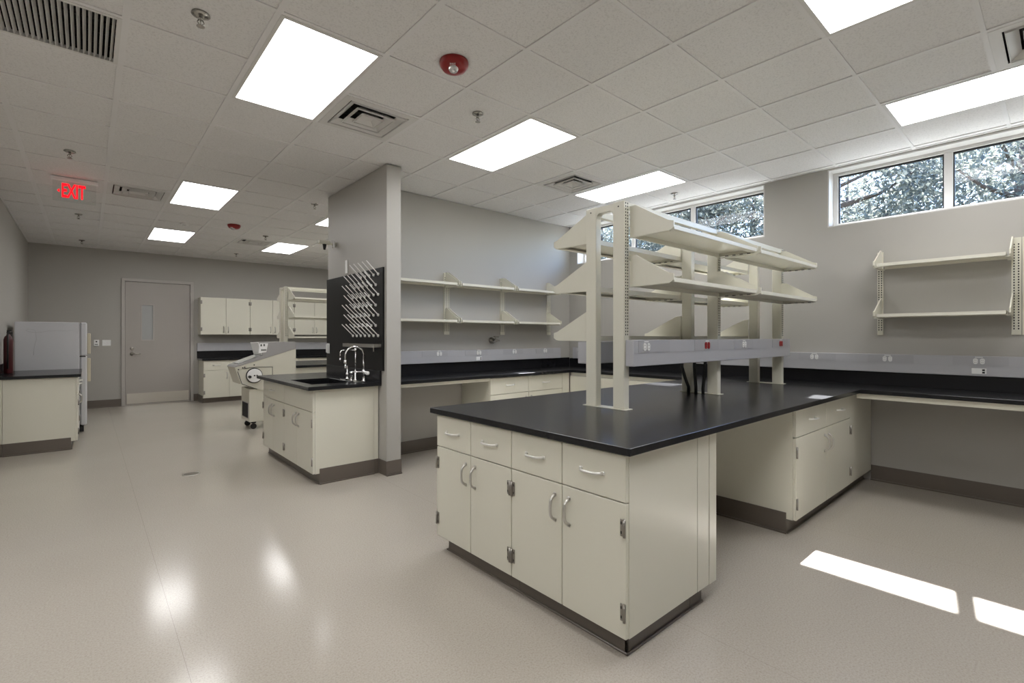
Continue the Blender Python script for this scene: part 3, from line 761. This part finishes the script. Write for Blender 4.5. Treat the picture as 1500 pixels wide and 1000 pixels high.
# ---------------------------------------------------------------- left counter, fridge, extinguisher
cabinet('base_cabinet', 'cream cabinet at the left wall with plain end panel toward the room', 1.25, 0.64, (-0.085, 7.975, 0), PI/2, None, sidebase='L')
t = thing('worktop', 'short black worktop on the left wall before the refrigerator', 'worktop', (XL, 7.94, 0), 0, 'black worktops')
b = B(); slab(b, 0.001, 0.745, 0, 1.32); obj('top', b, BLACK, t)
b = B(); box(b, 0.001, 0.02, 0.0, 1.32, CT, 1.035, bev=0.002); obj('backsplash', b, BLACK, t)
t = thing('filler_panel', 'cream filler strip between left counter cabinet and the left wall', 'panel', (XL+0.001, 7.978, 0))
b = B(); box(b, 0, 0.072, 0, 0.02, 0, 0.878); obj('panel', b, CREAM, t)
b = B(); box(b, 0, 0.072, -0.006, 0.0, 0, 0.145); obj('base_strip', b, BASE, t)

t = thing('refrigerator', 'white top-freezer refrigerator beside the left counter', 'refrigerator', (-0.735, 9.30, 0))
b = B(); box(b, 0.0, 0.655, 0, 0.76, 0.05, 1.575, bev=0.008); obj('body', b, FRIDGE, t)
b = B(); box(b, 0.662, 0.735, 0.0, 0.76, 1.095, 1.575, bev=0.015); fd = obj('freezer_door', b, FRIDGE, t)
b = B(); box(b, 0.662, 0.735, 0.0, 0.76, 0.10, 1.080, bev=0.015); rd = obj('fridge_door', b, FRIDGE, t)
b = B(); box(b, 0.735, 0.775, 0.03, 0.065, 1.12, 1.42, bev=0.008); obj('handle', b, FRIDGE_H, fd)
b = B(); box(b, 0.735, 0.775, 0.03, 0.065, 0.72, 1.06, bev=0.008); obj('handle', b, FRIDGE_H, rd)
b = B(); box(b, 0.655, 0.70, 0.01, 0.75, 0.01, 0.085); obj('grille', b, RUBBER, t)
b = B(); box(b, 0.640, 0.72, 0.01, 0.06, 1.080, 1.094); obj('hinge', b, RUBBER, t)
b = B()
for x in (0.06, 0.60):
    for y in (0.08, 0.68): lathe(b, [(0.02, 0), (0.02, 0.052)], 10, (x, y, 0))
obj('foot', b, RUBBER, t)
pts = [(0.63, 1.455), (0.56, 1.462), (0.48, 1.452), (0.40, 1.456), (0.33, 1.450), (0.26, 1.432), (0.20, 1.428), (0.14, 1.438), (0.11, 1.455), (0.13, 1.474), (0.18, 1.470), (0.21, 1.45), (0.205, 1.40), (0.215, 1.34), (0.20, 1.27), (0.19, 1.20), (0.185, 1.12)]
b = B(); tube(b, [(x, -0.0005, z) for x, z in pts], 0.0022, 5); obj('scuff_line', b, MARK, t)

t = thing('fire_extinguisher', 'slim dark red extinguisher standing on the left counter by the wall', 'fire extinguisher', (-0.735, 8.64, CT))
b = B(); lathe(b, [(0.040, 0.002), (0.043, 0.008), (0.043, 0.42), (0.034, 0.455), (0.016, 0.475), (0.016, 0.49)], 18); obj('cylinder', b, REDEXT, t)
b = B(); box(b, -0.015, 0.035, -0.012, 0.012, 0.50, 0.515, bev=0.003); box(b, -0.015, 0.03, -0.012, 0.012, 0.525, 0.535, bev=0.003); lathe(b, [(0.013, 0.488), (0.013, 0.525)], 10); obj('valve', b, RUBBER, t)
b = B(); tube(b, [(0.0, -0.01, 0.505), (0.0, -0.045, 0.47), (0.0, -0.053, 0.40), (0.0, -0.053, 0.06)], 0.009, 8); obj('hose', b, RUBBER, t)

# switches by the door
t = thing('thermostat', 'small white wall control with dark dial left of light switch', 'thermostat', (0.135, YD, 1.25))
b = B(); box(b, -0.04, 0.04, -0.025, 0.0, -0.06, 0.06, bev=0.004); obj('case', b, WHITE, t)
b = B(); lathe(b, [(0.013, -0.025), (0.013, -0.03)], 12, (0.0, 0, 0.025), axis='Y'); obj('dial', b, DARK, t)
b = B(); box(b, -0.022, 0.022, -0.027, -0.025, -0.035, -0.022); obj('display', b, KEYS, t)
t = thing('light_switch', 'white double light switch plate beside the door frame', 'light switch', (0.285, YD, 1.25))
b = B(); box(b, -0.065, 0.065, -0.008, -0.0005, -0.058, 0.058, bev=0.003); obj('plate', b, WHITE, t)
for x in (-0.024, 0.024):
    b = B(); box(b, x-0.006, x+0.006, -0.018, -0.008, -0.012, 0.012, bev=0.002); obj('toggle', b, WHITE, t)

# ---------------------------------------------------------------- far wall furniture
gu = 'wall cabinets on the far wall'
for k in range(3):
    nm = ['cream wall cabinet nearest the door, above far counter', 'cream wall cabinet in the middle of the far wall row', 'cream wall cabinet seen through the far shelving'][k]
    cabinet('wall_cabinet', nm, 0.938, 0.318, (1.795+0.94*k, YD-0.32, 0), 0, gu, z0=1.415, z1=2.205, drawers=0, toe=False)
gb = 'base cabinets on the far wall'
for k in range(3):
    nm = ['cream base cabinet right of the door, two drawers over doors', 'cream base cabinet behind the cryostat at the far wall', 'cream base cabinet at right end of the far counter'][k]
    cabinet('base_cabinet', nm, 0.938, 0.60, (1.80+0.94*k, YD-0.62, 0), 0, gb, sidebase='L' if k == 0 else '')
t = thing('worktop', 'black worktop along the far wall right of the door', 'worktop', (1.775, YD-0.65, 0), 0, 'black worktops')
b = B(); slab(b, 0, 2.86, 0, 0.649); obj('top', b, BLACK, t)
b = B(); box(b, 0, 2.86, 0.63, 0.649, CT, 1.06, bev=0.002); obj('backsplash', b, BLACK, t)
t = thing('power_raceway', 'grey power raceway on the far wall below the wall cabinets', 'power raceway', (1.775, YD-0.05, 0), 0, 'grey power raceways')
b = B(); box(b, 0, 2.86, 0, 0.049, 1.0605, 1.235, bev=0.003); obj('channel', b, RACE, t)

# far bench with its own shelving (same system as the island)
DYF = 6.85
t = thing('worktop', 'black worktop of the far bench behind the cryostat', 'worktop', (2.45, 1.168+DYF, 0), 0, 'black worktops')
b = B(); slab(b, 0, 3.0, 0, 1.532); obj('top', b, BLACK, t)
cabinet('base_cabinet', 'cream cabinet under the far bench, left one', 1.20, 0.60, (2.47, 1.205+DYF, 0), 0, 'cabinets under the far bench')
cabinet('base_cabinet', 'cream cabinet under the far bench, right one', 1.20, 0.60, (3.70, 1.205+DYF, 0), 0, 'cabinets under the far bench')
dup(frame1, (2.50, 1.80+DYF, CT), None, 'tall cream shelving frame on the far bench behind the stub partition')
for q in SH:
    l = q['label'].replace('island rack', 'far bench rack').replace('right-hand side', 'side facing the room')
    dup(q, (q.location.x, q.location.y+DYF, q.location.z), None, l, 'shelves on the far bench rack')
for bay in (0, 1):
    q = SH[bay*5+1]
    dup(q, (q.location.x, q.location.y+DYF, 1.374), None, 'bottom cream shelf in the %s of far bench rack, side facing the room' % bays[bay], 'shelves on the far bench rack')

# ---------------------------------------------------------------- cryostat (floor-standing microtome)
MY0, MY1 = 0.0, 0.50
t = thing('cryostat', 'cream and grey cryostat cabinet on castors behind the sink counter', 'lab machine', (1.50, 7.88, 0))
def XZ(*p): return [(x-1.5, z) for x, z in p]
b = B(); prism(b, XZ((1.60, 0.925), (2.44, 1.185), (2.44, 0.52), (1.99, 0.57), (1.89, 0.59), (1.675, 0.68)), MY0, MY1); obj('housing', b, MACH, t)
b = B(); prism(b, XZ((1.595, 0.927), (1.62, 0.955), (1.97, 1.09), (1.915, 1.285), (2.44, 1.290), (2.44, 1.187)), MY0-0.004, MY1+0.004)
hood = obj('hood', b, GREYM, t); hood['label'] = 'grey hood'
b = B(); prism(b, XZ((1.66, 0.975), (1.93, 1.080), (1.927, 1.086), (1.655, 0.981)), 0.06, 0.44); obj('sliding_window', b, FROST, t)
b = B(); prism(b, XZ((1.965, 1.095), (1.955, 1.095), (1.905, 1.282), (1.915, 1.285)), 0.0, 0.46)
cp = obj('control_panel', b, WHITE, t)
# keypad decal on the room side of the control head
b = B(); prism(b, XZ((1.908, 1.125), (2.015, 1.140), (2.040, 1.272), (1.926, 1.274)), -0.010, -0.0045); kp = obj('side_panel', b, WHITE, t)
b = B()
for x, z in ((1.945, 1.243), (1.985, 1.245)): box(b, x-1.5-0.010, x-1.5+0.010, -0.0125, -0.0100, z-0.016, z+0.016)
for k in range(4): box(b, 1.945-1.5+k*0.018, 1.945-1.5+k*0.018+0.014, -0.0125, -0.0100, 1.160, 1.184)
obj('button', b, KEYS, kp)
b = B(); prism(b, XZ((1.635, 0.865), (1.72, 0.905), (1.90, 0.920), (2.10, 0.915), (2.10, 0.60), (1.99, 0.575), (1.89, 0.595), (1.69, 0.685)), -0.006, -0.0005); obj('side_cover', b, MACH, t)
b = B(); box(b, 1.635-1.5, 1.64-1.5, -0.007, -0.0055, 0.865, 0.87); tube(b, [(1.72-1.5, -0.007, 0.906), (1.90-1.5, -0.007, 0.921), (2.10-1.5, -0.007, 0.916), (2.10-1.5, -0.007, 0.62)], 0.004, 5); tube(b, [(1.635-1.5, -0.007, 0.866), (1.69-1.5, -0.007, 0.685), (1.89-1.5, -0.007, 0.595)], 0.004, 5)
obj('cover_seal', b, RUBBER, t)
b = B()
for x, z in ((1.645, 0.895), (1.70, 0.918), (1.725, 0.925), (1.85, 0.955)): lathe(b, [(0.009, 0), (0.009, -0.012)], 8, (x-1.5, -0.004, z), axis='Y')
obj('screw_knob', b, RUBBER, t)
b = B(); lathe(b, [(0.110, -0.004), (0.112, -0.02), (0.108, -0.030)], 28, (1.85-1.5, 0, 0.800), axis='Y', mi=1); lathe(b, [(0.100, -0.028), (0.100, -0.036), (0.094, -0.040)], 28, (1.85-1.5, 0, 0.800), axis='Y')
hw = obj('hand_wheel', b, [WHITE, RUBBER], t)
b = B(); lathe(b, [(0.020, -0.038), (0.020, -0.075), (0.014, -0.08)], 12, (1.782-1.5, 0, 0.785), axis='Y')
for x in (1.848, 1.882): lathe(b, [(0.011, -0.038), (0.011, -0.046)], 8, (x-1.5, 0, 0.800), axis='Y')
obj('crank_knob', b, RUBBER, hw)
b = B(); box(b, 1.79-1.5, 2.44-1.5, 0.01, 0.49, 0.115, 0.60, bev=0.004); obj('pedestal', b, MACH, t)
b = B(); box(b, 1.786-1.5, 1.79-1.5, 0.06, 0.43, 0.16, 0.395, 0)
for k in range(16): box(b, 1.784-1.5, 1.786-1.5, 0.075+k*0.022, 0.088+k*0.022, 0.17, 0.385, 1)
obj('vent_grille', b, [GREYM, DARK], t)
for x in (1.86, 2.34):
    for y in (0.07, 0.43):
        b = B(); lathe(b, [(0.038, -0.014), (0.042, -0.008), (0.042, 0.008), (0.038, 0.014)], 16, (x-1.5, y, 0.042), axis='Y'); box(b, x-1.5-0.03, x-1.5+0.03, y-0.022, y+0.022, 0.088, 0.116, bev=0.003)
        obj('castor', b, RUBBER, t)

# ---------------------------------------------------------------- ceiling fixtures
def light(u, v, label):
    cx, cy = GX+(u+0.5)*GP, GY+(v+1)*GP
    t = thing('ceiling_light', label, 'ceiling light', (cx, cy, CEIL), 0, 'lit ceiling panels')
    hx, hy = GP/2-0.013, GP-0.013
    b = B(); f = 0.022
    box(b, -hx, -hx+f, -hy, hy, -0.002, 0.03); box(b, hx-f, hx, -hy, hy, -0.002, 0.03); box(b, -hx+f, hx-f, -hy, -hy+f, -0.002, 0.03); box(b, -hx+f, hx-f, hy-f, hy, -0.002, 0.03)
    box(b, -hx, hx, -hy, hy, 0.10, 0.11)
    obj('frame', b, DIFF, t)
    b = B(); box(b, -hx+f, hx-f, -hy+f, hy-f, 0.002, 0.006); obj('diffuser', b, PANEL, t)
    return t
names = {(-1, 1): 'big lit ceiling panel at upper left, nearest the camera', (2, 1): 'lit ceiling panel above the gap between partition and island',
 (5, 1): 'lit ceiling panel above the far end of island shelving', (2, -4): 'lit ceiling panel cut off by the top edge, right of centre',
 (5, -4): 'lit ceiling panel at the right in front of the window', (-1, -4): 'added unseen ceiling panel above the camera, lighting the near floor',  # the panel above the camera is unseen, added to light the floor
 (-1, 7): 'lit ceiling panel to the right of the exit sign', (2, 7): 'lit ceiling panel half hidden by the stub partition',
 (-1, 12): 'lit ceiling panel in front of the door', (2, 12): 'lit ceiling panel above the far bench left of partition', (5, 8): 'lit ceiling panel over the far bench right end', (5, 12): 'lit ceiling panel in the far right corner room', (-4, 1): 'added unseen fill panel in the ceiling left of the return grille', (-4, -4): 'added unseen fill panel in the ceiling left behind the camera', (-6, 1): 'added unseen fill panel in the ceiling at the left side wall', (-6, -4): 'added unseen fill panel in the ceiling, rear left corner'}  # left bay panels are unseen, added as fill for the cabinet fronts
for uv in LIGHTS: light(uv[0], uv[1], names[uv])
def diffuser(u, v, label):
    cx, cy = GX+(u+0.5)*GP, GY+(v+0.5)*GP
    t = thing('air_diffuser', label, 'air vent', (cx, cy, CEIL), 0, 'square ceiling air diffusers')
    h = GP/2-0.013
    b = B(); o = 0.235
    box(b, -h, -o, -h, h, -0.002, 0.006); box(b, o, h, -h, h, -0.002, 0.006); box(b, -o, o, -h, -o, -0.002, 0.006); box(b, -o, o, o, h, -0.002, 0.006)
    obj('frame', b, DIFF, t)
    for k, (ro, zo, ri, zi) in enumerate(((0.222, -0.002, 0.172, 0.030), (0.152, -0.003, 0.104, 0.030), (0.086, -0.004, 0.046, 0.026))):
        b = B(); th = 0.004
        A = [b.verts.new((sx*ro, sy*ro, zo)) for sx, sy in ((-1, -1), (1, -1), (1, 1), (-1, 1))]
        Q = [b.verts.new((sx*ri, sy*ri, zi)) for sx, sy in ((-1, -1), (1, -1), (1, 1), (-1, 1))]
        A2 = [b.verts.new((sx*(ro+th), sy*(ro+th), zo+th)) for sx, sy in ((-1, -1), (1, -1), (1, 1), (-1, 1))]
        Q2 = [b.verts.new((sx*(ri+th), sy*(ri+th), zi+th)) for sx, sy in ((-1, -1), (1, -1), (1, 1), (-1, 1))]
        for i in range(4):
            j = (i+1) % 4
            b.faces.new((A[i], A[j], Q[j], Q[i])); b.faces.new((A2[j], A2[i], Q2[i], Q2[j])); b.faces.new((A[j], A[i], A2[i], A2[j])); b.faces.new((Q[i], Q[j], Q2[j], Q2[i]))
        for sx, sy in ((1, 0), (-1, 0), (0, 1), (0, -1)):
            if sx: box(b, sx*ro-0.002, sx*ro+0.002, -ro-0.002, ro+0.002, zo-0.008, zo+0.004)
            else: box(b, -ro+0.002, ro-0.002, sy*ro-0.002, sy*ro+0.002, zo-0.008, zo+0.004)
        obj('louver', b, DIFF, t)
    b = B(); box(b, -0.046, 0.046, -0.046, 0.046, 0.024, 0.028); obj('centre_plate', b, DIFF, t)
    b = B(); box(b, -h, h, -h, h, 0.130, 0.135); box(b, -h, h, -h, -h+0.004, 0.006, 0.130); box(b, -h, h, h-0.004, h, 0.006, 0.130); box(b, -h, -h+0.004, -h+0.004, h-0.004, 0.006, 0.130); box(b, h-0.004, h, -h+0.004, h-0.004, 0.006, 0.130)
    lathe(b, [(0.150, 0.129), (0.150, 0.120), (0.001, 0.120)], 28, mi=1)
    obj('duct_box', b, [DUCT, DARK], t)
vn = ['square ceiling air diffuser between big light panel and stub partition', 'square ceiling air diffuser left of the light above island shelving', 'square ceiling air diffuser right of the exit sign', 'square ceiling air diffuser near the far red strobe', 'square ceiling air diffuser cut off at the upper right corner']
for (u, v), l in zip(VENTS, vn): diffuser(u, v, l)
# return grille
u, v = RETURN; cx, cy = GX+(u+0.5)*GP, GY+(v+0.5)*GP
t = thing('return_grille', 'slatted return air grille at the upper left corner', 'air vent', (cx, cy, CEIL))
h = GP/2-0.013; b = B(); f = 0.022
box(b, -h, -h+f, -h, h, -0.002, 0.012); box(b, h-f, h, -h, h, -0.002, 0.012); box(b, -h+f, h-f, -h, -h+f, -0.002, 0.012); box(b, -h+f, h-f, h-f, h, -0.002, 0.012)
obj('frame', b, DIFF, t)
n = 22
for k in range(n):
    x = -h+f+(k+0.5)*(2*(h-f)/n); b = B()
    prism(b, [(x-0.0065, -0.001), (x-0.0045, -0.003), (x+0.0080, 0.018), (x+0.0060, 0.020)], -h+f, h-f, 'Y'); obj('slat', b, DIFF, t)
b = B(); box(b, -h, h, -h, h, 0.20, 0.205); box(b, -h, h, -h, -h+0.003, 0.03, 0.20); box(b, -h, h, h-0.003, h, 0.03, 0.20); box(b, -h, -h+0.003, -h, h, 0.03, 0.20); box(b, h-0.003, h, -h, h, 0.03, 0.20)
for yy in (-0.13, 0.0, 0.13): box(b, -h+0.003, h-0.003, yy-0.004, yy+0.004, 0.024, 0.034)
obj('duct_box', b, DARK, t)

# sprinklers
t0 = None
spr = [((0.452, 3.013), 'chrome sprinkler head between return grille and big light panel'), ((2.245, 2.958), 'chrome sprinkler head below the near red strobe'), ((-0.12, 6.03), 'chrome sprinkler head above the exit sign'),
 ((-0.089, 9.05), 'chrome sprinkler head just below the exit sign'), ((-0.07, 11.45), 'chrome sprinkler head near the far left wall corner'), ((2.20, 6.36), 'chrome sprinkler head left of the partition top'),
 ((5.264, 3.069), 'chrome sprinkler head beside the left window'), ((2.274, 8.93), 'chrome sprinkler head beside the far air diffuser'), ((2.30, 11.2), 'chrome sprinkler head close to the far wall cabinets')]
for (x, y), l in spr:
    if t0 is None:
        t0 = thing('sprinkler', l, 'sprinkler', (x, y, CEIL), 0, 'ceiling sprinkler heads')
        b = B(); lathe(b, [(0.010, 0.007), (0.042, 0.007), (0.044, -0.001), (0.030, -0.008), (0.014, -0.012)], 18); obj('escutcheon', b, BRASS, t0)
        b = B(); tube(b, [(0, 0, -0.010), (0, 0, -0.028)], 0.009); tube(b, [(-0.008, 0, -0.026), (-0.016, 0, -0.040), (0, 0, -0.058)], 0.003, 6); tube(b, [(0.008, 0, -0.026), (0.016, 0, -0.040), (0, 0, -0.058)], 0.003, 6); tube(b, [(0, 0, -0.026), (0, 0, -0.05)], 0.0025, 6)
        lathe(b, [(0.020, -0.060), (0.020, -0.062)], 12); obj('head', b, BRASS, t0)
    else: dup(t0, (x, y, CEIL), None, l)

# alarm strobes
def strobe(x, y, label):
    t = thing('alarm_strobe', label, 'fire alarm', (x, y, CEIL), math.radians(-41), 'red ceiling alarm strobes')
    b = B(); lathe(b, [(0.088, 0.007), (0.090, -0.004), (0.086, -0.022), (0.070, -0.044), (0.045, -0.054), (0.01, -0.056)], 30); obj('housing', b, RED, t)
    b = B(); lathe(b, [(0.031, -0.040), (0.031, -0.056), (0.024, -0.070), (0.008, -0.075)], 16, (0, -0.030, 0)); obj('lens', b, M('clear strobe lens', (0.8, 0.8, 0.8), 0.1, metal=0.6, bump=0.8, bscale=60), t)
    tx = text('lettering', 'FIRE', 0.020, WHITE, t, (0, -0.066, -0.046), (math.radians(140), 0, 0))
    return t
strobe(1.714, 2.502, 'red ceiling fire strobe nearest the camera')
strobe(1.69, 8.37, 'small red ceiling fire strobe over the far aisle')
# flat speaker/smoke disc near far lights
t = thing('smoke_detector', 'flat white disc detector on ceiling before far light', 'smoke detector', (1.10, 8.75, CEIL+0.007))
b = B(); lathe(b, [(0.055, -0.0005), (0.055, -0.018), (0.045, -0.026)], 20); obj('body', b, WHITE, t)
b = B(); lathe(b, [(0.028, -0.026), (0.026, -0.034)], 16); obj('cap', b, DIFF, t)

# exit sign (edge-lit acrylic)
t = thing('exit_sign', 'red lit EXIT sign on clear panel hanging from the ceiling', 'exit sign', (-0.10, 7.05, CEIL))
b = B(); box(b, -0.19, 0.19, -0.03, 0.03, -0.035, -0.0005, bev=0.004); obj('housing', b, WHITE, t)
b = B(); box(b, -0.175, 0.175, -0.004, 0.004, -0.255, -0.035); obj('panel', b, ACRYL, t)
text('lettering', 'EXIT', 0.205, EXITRED, t, (-0.010, -0.006, -0.145), (PI/2, 0, 0), 0.0012, 0.46, bold=0.006)
b = B(); prism(b, [(-0.140, -0.145), (-0.120, -0.125), (-0.120, -0.165)], -0.0065, -0.0045); obj('arrow', b, EXITRED, t)

# ---------------------------------------------------------------- outdoors
struct('ground', box(B(), XW+0.2, 60, -30, 45, -0.3, -0.1), GRASS)
def tree(label, x, y, h, cr, seed, nleaf=13000):
    rnd = random.Random(seed)
    t = thing('tree', label, 'tree', (x, y, -0.1), 0, 'trees outside the windows')
    b = B()
    tube(b, [(0, 0, 0), (0.08, 0.05, h*0.3), (-0.05, 0.1, h*0.6), (0.05, 0, h*0.92)], [0.20, 0.16, 0.11, 0.03], 8)
    tips = []
    for k in range(16):
        z0 = h*(0.28+0.6*rnd.random()); a = rnd.random()*2*PI; L = cr*(0.5+0.5*rnd.random())
        e = Vector((math.cos(a)*L, math.sin(a)*L, z0+0.25*L+0.3*rnd.random()))
        m = Vector((math.cos(a)*L*0.5, math.sin(a)*L*0.5, z0+0.05))
        tube(b, [(0, 0, z0-0.2), m, e], [0.06, 0.04, 0.012], 5); tips += [m, e, (m+e)/2]
    obj('trunk', b, BARK, t)
    b = B()
    cl = [(p+Vector((rnd.gauss(0, .25), rnd.gauss(0, .25), rnd.gauss(0, .25))), 0.28+0.3*rnd.random()) for p in tips for _ in range(2)]
    for k in range(nleaf):
        c, r = cl[rnd.randrange(len(cl))]
        p = c + Vector((rnd.gauss(0, r), rnd.gauss(0, r), rnd.gauss(0, r*0.8)))
        s = 0.030+0.036*rnd.random()
        d1 = Vector((rnd.gauss(0, 1), rnd.gauss(0, 1), rnd.gauss(0, 1))).normalized(); d2 = d1.orthogonal().normalized()
        d2 = Matrix.Rotation(rnd.random()*6.28, 3, d1) @ d2
        q = [p-d1*s*1.5, p+d2*s*0.6, p+d1*s*1.5, p-d2*s*0.6]
        b.faces.new([b.verts.new(v) for v in q])
    obj('foliage', b, LEAF, t)
TREES = [(15.0, 0.6, 6.2, 2.0, 'tree outside right window, toward its right end'), (18.5, 3.0, 8.4, 2.3, 'tree outside right window behind its mullion'), (15.5, 4.1, 6.8, 2.0, 'tree outside right window at its left end'),
 (17.0, 6.9, 7.8, 2.2, 'tree outside between the two windows'), (16.0, 8.6, 7.2, 2.1, 'tree outside left window at its right end'), (19.0, 11.0, 8.6, 2.4, 'tree outside left window behind the rack top'), (17.0, 13.4, 7.0, 2.2, 'tree outside left window near the room corner'),
 (23.0, 0.8, 7.6, 2.6, 'distant tree outside right window at right'), (24.0, 6.0, 9.0, 2.8, 'distant tree outside right window at left'), (24.0, 14.0, 9.2, 2.8, 'distant tree outside left window at centre'), (25.0, 19.0, 9.5, 2.9, 'distant tree outside left window at left')]
for k, (x, y, h, cr, l) in enumerate(TREES): tree(l, x, y, h, cr, 11+k)

# ---------------------------------------------------------------- light, sky, camera
sd = Vector((-0.865, -0.125, -1.0)).normalized()
su = bpy.data.lights.new('sun', 'SUN'); su.energy = 22.0; su.angle = 0.0093; su.color = (1.0, 0.97, 0.93)
so = bpy.data.objects.new('sun', su); C.objects.link(so); so.rotation_euler = sd.to_track_quat('-Z', 'Y').to_euler()
wd = bpy.data.worlds.new('World'); bpy.context.scene.world = wd; wd.use_nodes = True
nt = wd.node_tree; bg = nt.nodes['Background']
sk = nt.nodes.new('ShaderNodeTexSky'); sk.sky_type = 'NISHITA'; sk.sun_disc = False
sk.sun_elevation = math.asin(-sd.z); sk.sun_rotation = math.atan2(-sd.x, -sd.y); sk.air_density = 1.0; sk.dust_density = 0.6; sk.ozone_density = 4.0
nt.links.new(sk.outputs['Color'], bg.inputs['Color']); bg.inputs['Strength'].default_value = 0.55

cam = bpy.data.cameras.new('camera'); co = bpy.data.objects.new('camera', cam); C.objects.link(co)
co.location = (0, 0, 1.37); co.rotation_euler = (PI/2, 0, math.radians(48.77-90))
cam.sensor_fit = 'HORIZONTAL'; cam.sensor_width = 36; cam.lens = 36*710.3/1500; cam.shift_y = -7/1500; cam.clip_start = 0.02; cam.clip_end = 200
sc = bpy.context.scene; sc.camera = co
sc.view_settings.view_transform = 'Standard'; sc.view_settings.look = 'None'; sc.view_settings.gamma = 1; sc.view_settings.use_curve_mapping = False
sc.view_settings.exposure = 1.15
